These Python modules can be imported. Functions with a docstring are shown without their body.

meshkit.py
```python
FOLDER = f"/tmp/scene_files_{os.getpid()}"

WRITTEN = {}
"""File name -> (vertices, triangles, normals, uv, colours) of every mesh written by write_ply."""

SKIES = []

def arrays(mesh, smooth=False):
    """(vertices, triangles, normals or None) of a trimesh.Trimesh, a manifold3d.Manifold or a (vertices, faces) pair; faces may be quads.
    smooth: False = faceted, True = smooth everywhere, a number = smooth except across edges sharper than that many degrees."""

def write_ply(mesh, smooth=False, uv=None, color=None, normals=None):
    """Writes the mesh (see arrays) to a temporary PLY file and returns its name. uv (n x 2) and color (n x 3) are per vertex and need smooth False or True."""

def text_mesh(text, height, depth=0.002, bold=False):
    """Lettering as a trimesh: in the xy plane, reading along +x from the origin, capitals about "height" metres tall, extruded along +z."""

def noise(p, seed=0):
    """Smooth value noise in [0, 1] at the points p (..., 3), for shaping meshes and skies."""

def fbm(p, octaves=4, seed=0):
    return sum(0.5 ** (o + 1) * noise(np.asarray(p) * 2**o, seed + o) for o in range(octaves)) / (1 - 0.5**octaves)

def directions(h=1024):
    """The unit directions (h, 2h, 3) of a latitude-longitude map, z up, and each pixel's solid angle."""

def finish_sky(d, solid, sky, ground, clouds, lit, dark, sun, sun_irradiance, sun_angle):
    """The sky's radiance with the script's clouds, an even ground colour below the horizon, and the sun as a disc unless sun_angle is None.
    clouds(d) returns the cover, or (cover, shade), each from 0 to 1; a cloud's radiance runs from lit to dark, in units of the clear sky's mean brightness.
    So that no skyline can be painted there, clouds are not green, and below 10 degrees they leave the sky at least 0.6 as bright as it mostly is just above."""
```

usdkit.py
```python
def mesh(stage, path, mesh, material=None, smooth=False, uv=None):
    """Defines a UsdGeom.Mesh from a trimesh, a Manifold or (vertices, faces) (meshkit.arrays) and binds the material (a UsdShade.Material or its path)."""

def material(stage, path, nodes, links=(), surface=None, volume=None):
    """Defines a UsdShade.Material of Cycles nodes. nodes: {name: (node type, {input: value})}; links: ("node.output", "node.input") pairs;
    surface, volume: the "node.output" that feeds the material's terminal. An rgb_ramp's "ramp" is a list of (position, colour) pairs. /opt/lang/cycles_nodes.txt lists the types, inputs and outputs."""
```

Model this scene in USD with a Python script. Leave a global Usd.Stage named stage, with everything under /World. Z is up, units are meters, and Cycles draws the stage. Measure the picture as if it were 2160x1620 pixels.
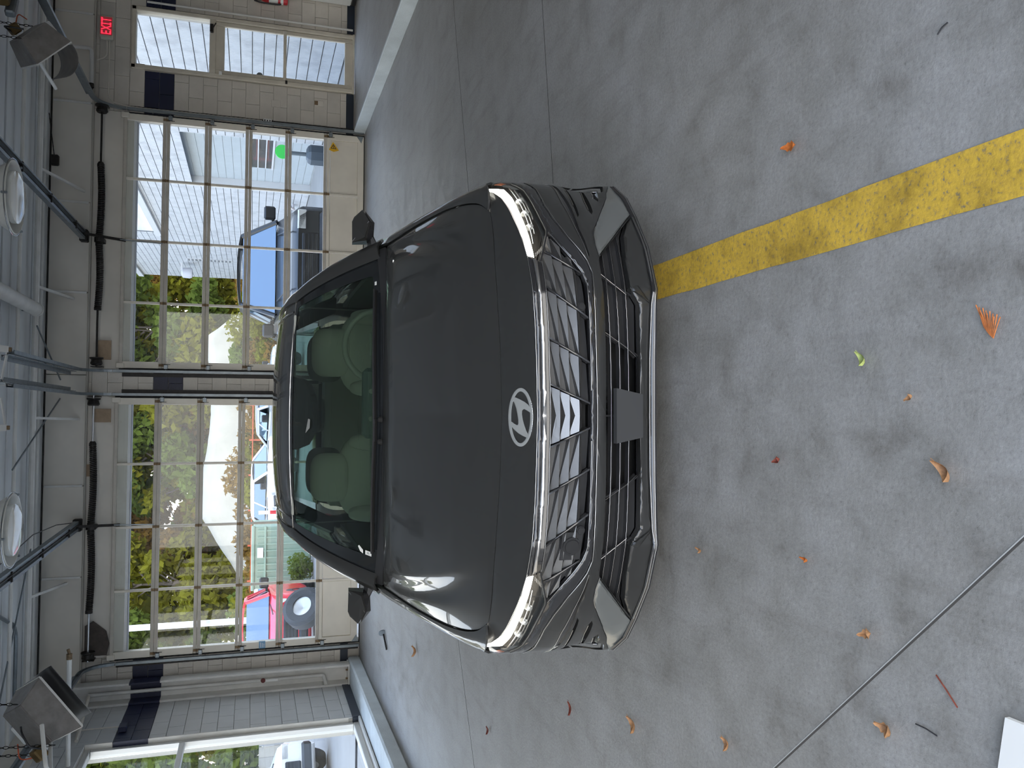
import math, random, numpy as np, trimesh, shapely, manifold3d as m3, usdkit, meshkit
from shapely.geometry import Polygon, LineString, Point, box as sbox
from shapely.ops import unary_union
from scipy.interpolate import PchipInterpolator as PC
from pxr import Usd, UsdGeom, UsdLux, UsdShade, Gf, Sdf

stage = Usd.Stage.CreateInMemory()
UsdGeom.SetStageUpAxis(stage, 'Z'); UsdGeom.SetStageMetersPerUnit(stage, 1.0)
UsdGeom.Xform.Define(stage, '/World'); UsdGeom.Scope.Define(stage, '/World/Looks')

# ---------------------------------------------------------------- camera (held on its side), sky, sun, exposure
FPX, YAW, PITCH, ROLL, EYE = 1745.8, 0.0398, 0.3035, -0.0153, (0.0, 0.0, 1.53)
def cam_axes():
    cy, sy, cp, sp, cr, sr = math.cos(YAW), math.sin(YAW), math.cos(PITCH), math.sin(PITCH), math.cos(ROLL), math.sin(ROLL)
    f = np.array([sy*cp, cy*cp, -sp]); r = np.array([cy, -sy, 0.0]); d = np.cross(f, r)
    return cr*r + sr*d, -sr*r + cr*d, f
R_, D_, F_ = cam_axes()
cam = UsdGeom.Camera.Define(stage, '/World/camera')
cam.CreateHorizontalApertureAttr(36.0); cam.CreateVerticalApertureAttr(27.0)
cam.CreateFocalLengthAttr(36.0*FPX/2160); cam.CreateClippingRangeAttr((0.05, 2000.0))
m = Gf.Matrix4d(*D_, 0, *R_, 0, *(-F_), 0, *EYE, 1)
cam.AddTransformOp().Set(m)
cam.CreateExposureAttr(1.12)

def mat(name, nodes, links=(), surface=None, volume=None):
    return usdkit.material(stage, '/World/Looks/' + name, nodes, links, surface, volume)

SKY = 1.9
dome = UsdLux.DomeLight.Define(stage, '/World/sky_light')
dome.CreateIntensityAttr(1.0)
sky_m = mat('sky', {
    'tc': ('texture_coordinate', {}), 'sx': ('separate_xyz', {}),
    'r': ('rgb_ramp', {'ramp': [(0, (.42, .41, .38)), (.495, (.5, .49, .46)), (.505, (1.0, .975, .93)), (.62, (1.0, .98, .95)), (.74, (.72, .83, 1.0)), (1, (.42, .60, .97))]}),
    'mr': ('map_range', {'from_min': -1.0, 'from_max': 1.0}),
    'b': ('background_shader', {'strength': SKY})},
    [('tc.generated', 'sx.vector'), ('sx.z', 'mr.value'), ('mr.result', 'r.fac'), ('r.color', 'b.color')], surface='b.background')
UsdShade.MaterialBindingAPI.Apply(dome.GetPrim()).Bind(sky_m)
SUN_DIR = np.array([.60, .80, -.46]); SUN_DIR /= np.linalg.norm(SUN_DIR)
sun = UsdLux.DistantLight.Define(stage, '/World/sun_light')
sun.CreateIntensityAttr(9.0); sun.CreateAngleAttr(1.2); sun.CreateColorAttr(Gf.Vec3f(1.0, .90, .74))
def look_axes(d):
    z = -np.asarray(d); x = np.cross([0, 0, 1.0], z); x /= np.linalg.norm(x); return x, np.cross(z, x), z
ax = look_axes(SUN_DIR)
sun.AddTransformOp().Set(Gf.Matrix4d(*ax[0], 0, *ax[1], 0, *ax[2], 0, 0, 0, 30, 1))

# ---------------------------------------------------------------- helpers
rng = np.random.default_rng(7); random.seed(7)
PI = math.pi
COUNT, LOC = {}, {'/World': np.zeros(3)}
def numbered(parent, name):
    k = (parent, name); n = COUNT.get(k, 0); COUNT[k] = n + 1
    return f'{parent}/{name}' if n == 0 else f'{parent}/{name}_{n:03d}'
def tag(p, label=None, cat=None, group=None, kind=None):
    p = p.GetPrim() if hasattr(p, 'GetPrim') else p
    for k, v in (('label', label), ('category', cat), ('group', group), ('kind', kind)):
        if v: p.SetCustomDataByKey(k, v)
    return p
def path_of(p): return '/World' if p is None else str(p.GetPath())
def thing(name, label, cat, loc=(0, 0, 0), rotz=0, group=None, kind=None):
    path = numbered('/World', name)
    x = UsdGeom.Xform.Define(stage, path); x.AddTranslateOp().Set(Gf.Vec3d(*map(float, loc)))
    if rotz: x.AddRotateZOp().Set(math.degrees(rotz))
    LOC[path] = np.array(loc, float)
    return tag(x, label, cat, group, kind)
def as_tm(mesh):
    if hasattr(mesh, 'to_mesh'):
        k = mesh.to_mesh(); return trimesh.Trimesh(k.vert_properties[:, :3], k.tri_verts, process=False)
    if isinstance(mesh, (tuple, list)):
        v, f = np.asarray(mesh[0], float), np.asarray(mesh[1], int)
        if f.shape[1] == 4: f = np.vstack([f[:, [0, 1, 2]], f[:, [0, 2, 3]]])
        return trimesh.Trimesh(v, f, process=False)
    return mesh
def obj(name, mesh, m, parent=None, smooth=False, label=None, cat=None, group=None, kind=None, local=False, at=None):
    """One Mesh prim. Vertices are given in world coordinates unless local; at = a top-level mesh's own base point."""
    if isinstance(mesh, MB): mesh = mesh.mesh()
    mesh = as_tm(mesh).copy()
    pp = path_of(parent); path = numbered(pp, name)
    off = LOC[pp]
    if at is not None: off = np.array(at, float)
    if not local: mesh.apply_translation(-off)
    p = usdkit.mesh(stage, path, mesh, m, smooth=smooth)
    if at is not None: UsdGeom.Xformable(p).AddTranslateOp().Set(Gf.Vec3d(*map(float, at)))
    LOC[path] = off
    return tag(p, label, cat, group, kind)
def dup(root, loc, rotz=0, label=None, group=None, scale=None):
    was = root.GetCustomData(); base = root.GetName().split('_0')[0]
    path = numbered('/World', base)
    x = UsdGeom.Xform.Define(stage, path); p = x.GetPrim()
    p.GetReferences().AddInternalReference(root.GetPath())
    x.ClearXformOpOrder()
    x.AddTranslateOp(opSuffix='place').Set(Gf.Vec3d(*map(float, loc)))
    ops = [x.GetOrderedXformOps()[-1]] if x.GetOrderedXformOps() else []
    x.AddRotateZOp(opSuffix='turn').Set(math.degrees(rotz))
    if scale is not None: x.AddScaleOp(opSuffix='size').Set(Gf.Vec3f(*map(float, np.broadcast_to(scale, 3))))
    order = ['xformOp:translate:place', 'xformOp:rotateZ:turn'] + (['xformOp:scale:size'] if scale is not None else [])
    p.GetAttribute('xformOpOrder').Set(order)
    tag(p, label or was.get('label'), was.get('category'), group or was.get('group'))
    p.SetInstanceable(True)
    return p
def rot_to(d):
    """3x3 with z column along d."""
    z = np.asarray(d, float); z = z/np.linalg.norm(z)
    x = np.cross([0, 0, 1.0], z) if abs(z[2]) < .95 else np.cross([1.0, 0, 0], z)
    x /= np.linalg.norm(x); return np.stack([x, np.cross(z, x), z], 1)
def Rz(a): return trimesh.transformations.rotation_matrix(a, [0, 0, 1])
def T4(R=None, t=(0, 0, 0)):
    M = np.eye(4)
    if R is not None: M[:3, :3] = R
    M[:3, 3] = t; return M
def tube_mesh(pts, r, n=8, closed=False, caps=True):
    P = np.asarray(pts, float); N = len(P); rr = np.broadcast_to(r, (N,))
    t = np.zeros_like(P)
    if closed: t = np.roll(P, -1, 0) - np.roll(P, 1, 0)
    else: t[1:-1] = P[2:] - P[:-2]; t[0] = P[1]-P[0]; t[-1] = P[-1]-P[-2]
    t /= np.linalg.norm(t, axis=1, keepdims=True) + 1e-12
    u = np.cross(t[0], [0, 0, 1.0]);
    if np.linalg.norm(u) < .1: u = np.cross(t[0], [1.0, 0, 0])
    u /= np.linalg.norm(u); V = []
    ang = np.arange(n)*2*PI/n
    for i in range(N):
        u = u - t[i]*(u@t[i]); u /= np.linalg.norm(u) + 1e-12; w = np.cross(t[i], u)
        V.append(P[i] + rr[i]*(np.cos(ang)[:, None]*u + np.sin(ang)[:, None]*w))
    V = np.vstack(V); F = []
    for i in range(N if closed else N-1):
        a, b = i*n, ((i+1) % N)*n
        for j in range(n):
            k = (j+1) % n
            F += [(a+j, a+k, b+k), (a+j, b+k, b+j)]
    if caps and not closed:
        V = np.vstack([V, P[0], P[-1]]); c0, c1 = len(V)-2, len(V)-1
        for j in range(n):
            k = (j+1) % n
            F += [(c0, k, j), (c1, (N-1)*n+j, (N-1)*n+k)]
    return trimesh.Trimesh(V, F, process=False)
def round_path(pts, rad, k=6):
    P = [np.array(p, float) for p in pts]; out = [P[0]]
    for a, b, c in zip(P, P[1:], P[2:]):
        u, v = a-b, c-b; lu, lv = np.linalg.norm(u), np.linalg.norm(v); r = min(rad, .45*lu, .45*lv)
        p, q = b+u/lu*r, b+v/lv*r
        for s in np.linspace(0, 1, k): out.append((1-s)**2*p + 2*s*(1-s)*b + s*s*q)
    return np.array(out + [P[-1]])
def lathe_mesh(prof, n=32, center=(0, 0, 0), axis=(0, 0, 1)):
    """prof: (radius, height) pairs."""
    prof = np.asarray(prof, float); a = np.arange(n)*2*PI/n; N = len(prof)
    V = np.stack([prof[:, :1]*np.cos(a), prof[:, :1]*np.sin(a), np.repeat(prof[:, 1:], n, 1)], -1).reshape(-1, 3)
    F = []
    for i in range(N-1):
        for j in range(n):
            k = (j+1) % n; F += [(i*n+j, i*n+k, (i+1)*n+k), (i*n+j, (i+1)*n+k, (i+1)*n+j)]
    me = trimesh.Trimesh(V@rot_to(axis).T + np.array(center), F, process=False); return me
def box_mesh(c, s, R=None):
    b = trimesh.creation.box(s); b.apply_transform(T4(R, c)); return b
def rbox_mesh(c, s, r=.01, R=None):
    """Box with chamfered edges."""
    s = np.asarray(s, float)/2; r = min(r, .45*s.min()*2)
    P = []
    for i in range(3):
        e = s - r; e[i] = s[i]
        for sx in (-1, 1):
            for sy in (-1, 1):
                for sz in (-1, 1): P.append(e*np.array([sx, sy, sz]))
    h = trimesh.convex.convex_hull(np.array(P)); h.apply_transform(T4(R, c)); return h
def hull_mesh(P): return trimesh.convex.convex_hull(np.asarray(P, float))
def prism_mesh(poly, h, M=None):
    """Shapely polygon extruded along +z by h, then moved by the 4x4 M."""
    gs = getattr(poly, 'geoms', [poly])
    me = trimesh.util.concatenate([trimesh.creation.extrude_polygon(g, h, engine='earcut') for g in gs])
    if M is not None: me.apply_transform(M)
    return me
def grid_mesh(P, flip=False):
    """P: (a, b, 3) grid of points."""
    a, b = P.shape[:2]; i, j = np.meshgrid(np.arange(a-1), np.arange(b-1), indexing='ij')
    q = np.stack([i*b+j, i*b+j+1, (i+1)*b+j+1, (i+1)*b+j], -1).reshape(-1, 4)
    if flip: q = q[:, ::-1]
    return trimesh.Trimesh(P.reshape(-1, 3), np.vstack([q[:, [0, 1, 2]], q[:, [0, 2, 3]]]), process=False)
def shell_mesh(P, t):
    """Grid given a thickness t along its averaged normals (closed)."""
    a = np.gradient(P, axis=0); b = np.gradient(P, axis=1); n = np.cross(a, b); n /= np.linalg.norm(n, axis=-1, keepdims=True) + 1e-12
    Q = P - n*t; A, B = P.shape[:2]
    parts = [grid_mesh(P), grid_mesh(Q, True)]
    for s, fl in ((np.stack([P[0], Q[0]]), True), (np.stack([P[-1], Q[-1]]), False), (np.stack([P[:, 0], Q[:, 0]]), False), (np.stack([P[:, -1], Q[:, -1]]), True)):
        parts.append(grid_mesh(s, fl))
    return trimesh.util.concatenate(parts)
def warp_panel(poly, fn, thick, step, bev=0.0):
    """A 2-D polygon given thickness, refined and bent by fn(points (n,2), depth (n,)) -> (n,3)."""
    out = []
    for g in getattr(poly, 'geoms', [poly]):
        g = shapely.geometry.polygon.orient(g)
        cs = m3.CrossSection([np.array(g.exterior.coords)[:-1]] + [np.array(i.coords)[:-1] for i in g.interiors], m3.FillRule.EvenOdd)
        k = m3.Manifold.extrude(cs, thick).refine_to_length(step).to_mesh()
        v, f = np.array(k.vert_properties[:, :3], float), np.array(k.tri_verts)
        d = v[:, 2].copy()
        if bev:
            near = shapely.distance(shapely.points(v[:, :2]), g.boundary) < 1e-5
            d = d + np.where(near & (v[:, 2] < 1e-6), bev, 0)
        w = fn(v[:, :2], d)
        out.append(trimesh.Trimesh(w, f[:, ::-1], process=False))
    me = trimesh.util.concatenate(out)
    if me.volume < 0: me.invert()
    return me
class MB:
    def __init__(self): self.p = []
    def add(self, m): self.p.append(as_tm(m)); return self
    def box(self, c, s, R=None): return self.add(box_mesh(c, s, R))
    def rbox(self, c, s, r=.01, R=None): return self.add(rbox_mesh(c, s, r, R))
    def bar(self, a, b, w, h):
        a, b = np.array(a, float), np.array(b, float); L = np.linalg.norm(b-a)
        return self.add(box_mesh((a+b)/2, (w, h, L), rot_to(b-a)))
    def tube(self, pts, r, n=8, closed=False): return self.add(tube_mesh(pts, r, n, closed))
    def lathe(self, prof, n=24, c=(0, 0, 0), axis=(0, 0, 1)): return self.add(lathe_mesh(prof, n, c, axis))
    def prism(self, poly, h, M=None): return self.add(prism_mesh(poly, h, M))
    def mesh(self): return trimesh.util.concatenate(self.p)
def mirrored(me):
    q = as_tm(me).copy(); q.vertices = q.vertices*np.array([-1, 1, 1.0]); q.invert(); return q
# wall-plane frames: (a, b, depth) -> world
M_BACK = lambda y: np.array([[1, 0, 0, 0], [0, 0, 1, y], [0, 1, 0, 0], [0, 0, 0, 1.0]])    # x, z, thickness along +y
M_LEFT = lambda x: np.array([[0, 0, 1, x], [1, 0, 0, 0], [0, 1, 0, 0], [0, 0, 0, 1.0]])    # y, z, thickness along +x

# ---------------------------------------------------------------- materials
def pbr(name, color, rough=.5, metal=0.0, spec=.5, coat=0.0, bump=0.0, bscale=60.0, var=0.0, vscale=3.0, emit=None, estr=0.0, coat_rough=.03, **kw):
    n = {'p': ('principled_bsdf', {'base_color': color, 'roughness': rough, 'metallic': metal, 'specular_ior_level': spec, 'coat_weight': coat, 'coat_roughness': coat_rough, **kw})}
    l = []
    if emit is not None: n['p'][1].update(emission_color=emit, emission_strength=estr)
    if bump or var: n['g'] = ('geometry', {})
    if var:
        n['vn'] = ('noise_texture', {'scale': vscale, 'detail': 5.0, 'roughness': .6})
        lo = tuple(c*(1-var) for c in color); hi = tuple(min(1, c*(1+var*.6)) for c in color)
        n['vr'] = ('rgb_ramp', {'ramp': [(.3, lo), (.7, hi)]})
        l += [('g.position', 'vn.vector'), ('vn.fac', 'vr.fac'), ('vr.color', 'p.base_color')]
    if bump:
        n['bn'] = ('noise_texture', {'scale': bscale, 'detail': 4.0}); n['b'] = ('bump', {'strength': bump, 'distance': .01})
        l += [('g.position', 'bn.vector'), ('bn.fac', 'b.height'), ('b.normal', 'p.normal')]
    return mat(name, n, l, 'p.BSDF')
def pane_mat(name, tint, base=.04, gloss=(1, 1, 1)):
    return mat(name, {'t': ('transparent_bsdf', {'color': tint}), 'g': ('glossy_bsdf', {'color': gloss, 'roughness': .0}), 'lw': ('layer_weight', {'blend': .5}), 'pw': ('math', {'math_type': 'power', 'value2': 5.0}), 'ma': ('math', {'math_type': 'multiply_add', 'value2': .55, 'value3': base}), 'm': ('mix_closure', {})},
               [('lw.facing', 'pw.value1'), ('pw.value', 'ma.value1'), ('ma.value', 'm.fac'), ('t.BSDF', 'm.closure1'), ('g.BSDF', 'm.closure2')], 'm.closure')
G = {}
G['block'] = pbr('block_paint', (.60, .56, .50), .55, bump=.25, bscale=90, var=.14, vscale=1.6)
G['block_b'] = pbr('block_paint_worn', (.575, .54, .485), .55, bump=.25, bscale=90, var=.16, vscale=2.1)
G['mortar'] = pbr('mortar_joint', (.44, .415, .37), .8)
G['block_l'] = pbr('left_block_paint', (.52, .53, .53), .55, bump=.25, bscale=90, var=.10, vscale=1.6)
G['film'] = pane_mat('filmed_window_glass', (.56, .54, .50), .025)
G['navy'] = pbr('navy_paint', (.006, .010, .040), .45, bump=.2, bscale=90, var=.2)
G['base_navy'] = pbr('base_stripe_paint', (.012, .020, .035), .5, var=.3)
G['panel'] = pbr('header_panel_paint', (.66, .62, .55), .5, var=.12, vscale=1.2)
G['jamb'] = pbr('reveal_paint', (.62, .60, .55), .5, var=.1)
G['deck'] = pbr('ceiling_deck_paint', (.66, .68, .69), .55, var=.15, vscale=.9)
G['white_steel'] = pbr('white_painted_steel', (.66, .65, .62), .45, var=.12, vscale=4)
G['door_white'] = pbr('overhead_door_enamel', (.72, .67, .58), .4, var=.08, vscale=3)
G['door_rail'] = pbr('overhead_door_rail_enamel', (.50, .46, .40), .45, var=.15, vscale=5)
G['rust'] = pbr('rusty_hinge_steel', (.22, .15, .085), .6, .5, var=.4, vscale=40)
G['steel'] = pbr('galvanised_steel', (.24, .27, .29), .42, .75, var=.2, vscale=9)
G['dark_steel'] = pbr('dark_oiled_steel', (.025, .022, .02), .5, .4, var=.4, vscale=30)
G['bright_steel'] = pbr('bright_steel', (.55, .56, .57), .25, 1.0)
G['seal'] = pbr('black_rubber_seal', (.015, .015, .015), .7)
G['wood'] = pbr('bare_plywood', (.36, .26, .17), .7, var=.2, vscale=12)
G['glass'] = pane_mat('window_glass', (.95, .965, .965), .025)
G['alu'] = pbr('window_frame_aluminium', (.58, .58, .56), .4, .3)
G['tan_frame'] = pbr('door_frame_enamel', (.60, .55, .46), .45, var=.12, vscale=4)
G['curb'] = pbr('curb_paint', (.50, .545, .56), .6, bump=.3, bscale=60, var=.15, vscale=3)
G['red'] = pbr('red_enamel', (.55, .012, .02), .35, coat=.3)
G['sign_red'] = pbr('lit_exit_letters', (.8, .02, .04), .4, emit=(1, .03, .07), estr=.62)
G['sign_face'] = pbr('exit_sign_face', (.20, .07, .07), .4, emit=(1, .05, .08), estr=.06)
G['sign_box'] = pbr('exit_sign_housing', (.52, .50, .42), .5)
G['white'] = pbr('white_plastic', (.78, .78, .76), .4)
G['paper'] = pbr('white_card', (.82, .82, .80), .7)
G['black'] = pbr('black_plastic', (.014, .014, .015), .45)
G['yellow_label'] = pbr('yellow_label', (.75, .42, .01), .5)
G['blue_label'] = pbr('blue_label', (.16, .33, .52), .5)
G['ink'] = pbr('dark_print', (.03, .03, .035), .6)
G['brass'] = pbr('brown_transformer_can', (.14, .09, .03), .45, .4)
G['heater'] = pbr('heater_sheet_metal', (.26, .24, .225), .45, .45, var=.25, vscale=8)
G['reflector'] = pbr('white_enamel_reflector', (.72, .71, .66), .35, var=.08)
G['orange'] = pbr('orange_wire', (.5, .09, .03), .5)
# concrete slab: mottled grey, stains, streaks along the driving direction, fine grit
G['concrete'] = mat('garage_concrete', {
    'g': ('geometry', {}),
    'n1': ('noise_texture', {'scale': .7, 'detail': 5.0, 'roughness': .6}),
    'n2': ('noise_texture', {'scale': 5.0, 'detail': 7.0, 'roughness': .66, 'distortion': .25}),
    'n3': ('noise_texture', {'scale': 75.0, 'detail': 5.0, 'roughness': .72}),
    'mp': ('mapping', {'rotation': (0, 0, .5), 'scale': (9.0, 1.2, 1.0)}), 'n4': ('noise_texture', {'scale': 1.3, 'detail': 5.0, 'roughness': .6}),
    'v': ('voronoi_texture', {'scale': 6.0, 'feature': 'f1'}), 'nv': ('noise_texture', {'scale': 9.0, 'detail': 4.0, 'roughness': .7}),
    'r1': ('rgb_ramp', {'ramp': [(.30, (.245, .235, .22)), (.46, (.29, .283, .27)), (.60, (.325, .32, .312)), (.75, (.355, .352, .345))]}),
    'r2': ('rgb_ramp', {'ramp': [(.27, (.60, .58, .56)), (.44, (.88, .88, .87)), (.56, (1.0, 1.0, 1.0)), (.75, (1.10, 1.11, 1.13))]}),
    'r3': ('rgb_ramp', {'ramp': [(.26, (.45, .44, .43)), (.40, (.88, .88, .88)), (.52, (1.0, 1.0, 1.0)), (.72, (1.22, 1.22, 1.22))]}),
    'r4': ('rgb_ramp', {'ramp': [(.32, (.70, .68, .66)), (.45, (.97, .97, .97)), (.7, (1.05, 1.05, 1.05))]}),
    'r5': ('rgb_ramp', {'ramp': [(.0, (.55, .53, .51)), (.10, (.74, .73, .71)), (.17, (1.0, 1.0, 1.0))]}),
    'ad': ('math', {'math_type': 'multiply_add', 'value2': .22}),
    'm1': ('mix', {'mix_type': 'multiply', 'fac': 1.0}), 'm2': ('mix', {'mix_type': 'multiply', 'fac': .45}), 'm3': ('mix', {'mix_type': 'multiply', 'fac': .8}), 'm4': ('mix', {'mix_type': 'multiply', 'fac': .55}),
    'b': ('bump', {'strength': .5, 'distance': .004}),
    'rr': ('map_range', {'from_min': .3, 'from_max': .7, 'to_min': .42, 'to_max': .68}),
    'p': ('principled_bsdf', {'specular_ior_level': .45})},
    [('g.position', 'n1.vector'), ('g.position', 'n2.vector'), ('g.position', 'n3.vector'), ('g.position', 'mp.vector'), ('mp.vector', 'n4.vector'), ('g.position', 'nv.vector'), ('g.position', 'v.vector'),
     ('n1.fac', 'r1.fac'), ('n2.fac', 'r2.fac'), ('n3.fac', 'r3.fac'), ('n4.fac', 'r4.fac'), ('v.distance', 'ad.value1'), ('nv.fac', 'ad.value3'), ('nv.fac', 'r5.fac'),
     ('r1.color', 'm1.color1'), ('r2.color', 'm1.color2'), ('m1.color', 'm2.color1'), ('r4.color', 'm2.color2'), ('m2.color', 'm3.color1'), ('r3.color', 'm3.color2'), ('m3.color', 'm4.color1'), ('r5.color', 'm4.color2'),
     ('m4.color', 'p.base_color'), ('n3.fac', 'b.height'), ('b.normal', 'p.normal'), ('n2.fac', 'rr.value'), ('rr.result', 'p.roughness')], 'p.BSDF')
G['line_paint'] = mat('worn_yellow_paint', {
    'g': ('geometry', {}), 'n1': ('noise_texture', {'scale': 70.0, 'detail': 4.0, 'roughness': .7}), 'n2': ('noise_texture', {'scale': 7.0, 'detail': 6.0, 'roughness': .6}),
    'r1': ('rgb_ramp', {'ramp': [(.33, (.24, .20, .12)), (.43, (.56, .36, .055)), (.65, (.70, .46, .055))]}),
    'r2': ('rgb_ramp', {'ramp': [(.34, (.48, .47, .47)), (.47, (.85, .85, .85)), (.56, (1, 1, 1)), (.8, (1.05, 1.05, 1.1))]}),
    'mx': ('mix', {'mix_type': 'multiply', 'fac': .85}), 'b': ('bump', {'strength': .5, 'distance': .004}), 'p': ('principled_bsdf', {'roughness': .55})},
    [('g.position', 'n1.vector'), ('g.position', 'n2.vector'), ('n1.fac', 'r1.fac'), ('n2.fac', 'r2.fac'), ('r1.color', 'mx.color1'), ('r2.color', 'mx.color2'), ('mx.color', 'p.base_color'), ('n1.fac', 'b.height'), ('b.normal', 'p.normal')], 'p.BSDF')

# ================================================================ THE SETTING
YB = 12.27           # inner face of the back wall
XW = -3.81           # inner face of the left wall
ROOM_Y0 = -1.2
S = lambda name, mesh, m, parent=None, **k: obj(name, mesh, m, parent, kind=None if parent else 'structure', **k)
# floor slab with sawn control joints as its own pieces
floor = thing('floor', 'stained grey concrete garage floor under the parked car', 'floor', (0, 0, 0), kind='structure')
obj('slab', box_mesh(((XW+10)/2, (-6.2+12.5)/2, -.1), (10-XW, 12.5+6.2, .2)), G['concrete'], floor)
def joint(a, b, w, m, name='control_joint', label=None):
    a, b = np.array(a, float), np.array(b, float); d = (b-a)/np.linalg.norm(b-a); n = np.array([-d[1], d[0]])
    mb = MB()
    q = [a+n*w/2, b+n*w/2, b-n*w/2, a-n*w/2]
    mb.prism(Polygon(q), .0012, T4(t=(0, 0, -.0002)))
    obj(name, mb, m, floor, label=label)
G['joint'] = pbr('joint_sealant', (.07, .065, .06), .8); G['joint_lip'] = pbr('joint_edge_concrete', (.45, .45, .44), .7)
joint((2.35, -1.44), (-3.4, 4.68), .0055, G['joint'])
joint((2.35+.0032, -1.44+.003), (-3.4+.0032, 4.68+.003), .0028, G['joint_lip'], 'joint_edge')
joint((-3.4, 5.13), (-1.3, 6.52), .004, G['joint'], 'hairline_crack')
joint((1.25, 4.15), (3.9, 4.6), .004, G['joint'], 'hairline_crack')
joint((1.4, 5.9), (4.1, 6.75), .004, G['joint'], 'hairline_crack')
# raised walkway on the right, curb along the left wall
curbs = thing('trim_1', 'raised concrete walkway with a pale blue painted curb face on the right', 'walkway', (4.15, 5, 0), kind='structure')
obj('curb_face', rbox_mesh((4.172, 4.6, .082), (.044, 15.2, .166), .008), G['curb'], curbs)
obj('walkway_slab', box_mesh((7.1, 4.6, .08), (5.8, 15.2, .16)), G['concrete'], curbs)
lc = thing('trim_2', 'pale painted concrete curb along the foot of the left wall', 'curb', (-3.62, 5, 0), kind='structure')
obj('curb_body', rbox_mesh(((XW-3.47)/2, 4.6, .083), (3.81-3.47, 15.2, .166), .02), G['curb'], lc)
# yellow floor stripe
stripe = thing('floor_marking', 'worn yellow painted stripe on the concrete running under the car', 'line', (.53, 1.5, 0))
zz = np.linspace(-3.2, 5.2, 60); e1 = .462 + .0012*np.sin(zz*9) + .0010*np.sin(zz*23); e2 = .603 + .0012*np.sin(zz*8+1) + .0010*np.sin(zz*19)
obj('paint', grid_mesh(np.stack([np.stack([e1, zz, 0*zz+.0016], 1), np.stack([e2, zz, 0*zz+.0016], 1)]), True), G['line_paint'], stripe)

# ---- walls: a backing of mortar with openings, and every block a piece of its own
def wall_blocks(parent, M, a0, a1, z0, rows, holes, L=.40, H=.19, top=None, stripe=(13, 14), off=0.0, paint=('block', 'block_b')):
    """blocks proud of the mortar plane; M maps (a, z, depth<0 towards the room)."""
    for r in range(rows):
        zb, zt = z0 + r*H, z0 + (r+1)*H
        if top is not None: zt = min(zt, top)
        if zt - zb < .03: continue
        start = a0 - (L/2 if r % 2 else 0) + off
        k = int(np.floor((a0 - start)/L)); x = start + k*L
        while x < a1 - .01:
            cell = sbox(max(x, a0)+.0015, zb+.002, min(x+L, a1)-.0015, zt-.002)
            for h in holes: cell = cell.difference(h)
            for g in getattr(cell, 'geoms', [cell]):
                if g.is_empty or g.area < .0012: continue
                bx = g.bounds
                c = ((bx[0]+bx[2])/2, (bx[1]+bx[3])/2, .008 + .0012*rng.standard_normal()*.5); s = (bx[2]-bx[0], bx[3]-bx[1], .024)
                me = rbox_mesh(c, s, .003); me.apply_transform(M)
                if np.linalg.det(M[:3, :3]) < 0: me.invert()
                obj('brick', me, G['navy'] if r in stripe else (G[paint[0]] if rng.random() < .7 else G[paint[1]]), parent)
            x += L
ZT = 3.645
wb = thing('wall_back', 'painted block back wall with a navy stripe holding two glazed overhead doors', 'wall', (0, YB, 0), kind='structure')
OP_R, OP_L, OP_P = sbox(.66, -1, 4.09, 3.13), sbox(-3.23, -1, .19, 3.13), sbox(4.76, -1, 5.63, 3.17)
backing = sbox(XW-.25, -.1, 10, 4.6).difference(unary_union([OP_R, OP_L, OP_P]))
obj('wall_core', prism_mesh(backing, .25, M_BACK(YB+.012)), G['mortar'], wb)
MBk = M_BACK(YB)
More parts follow.
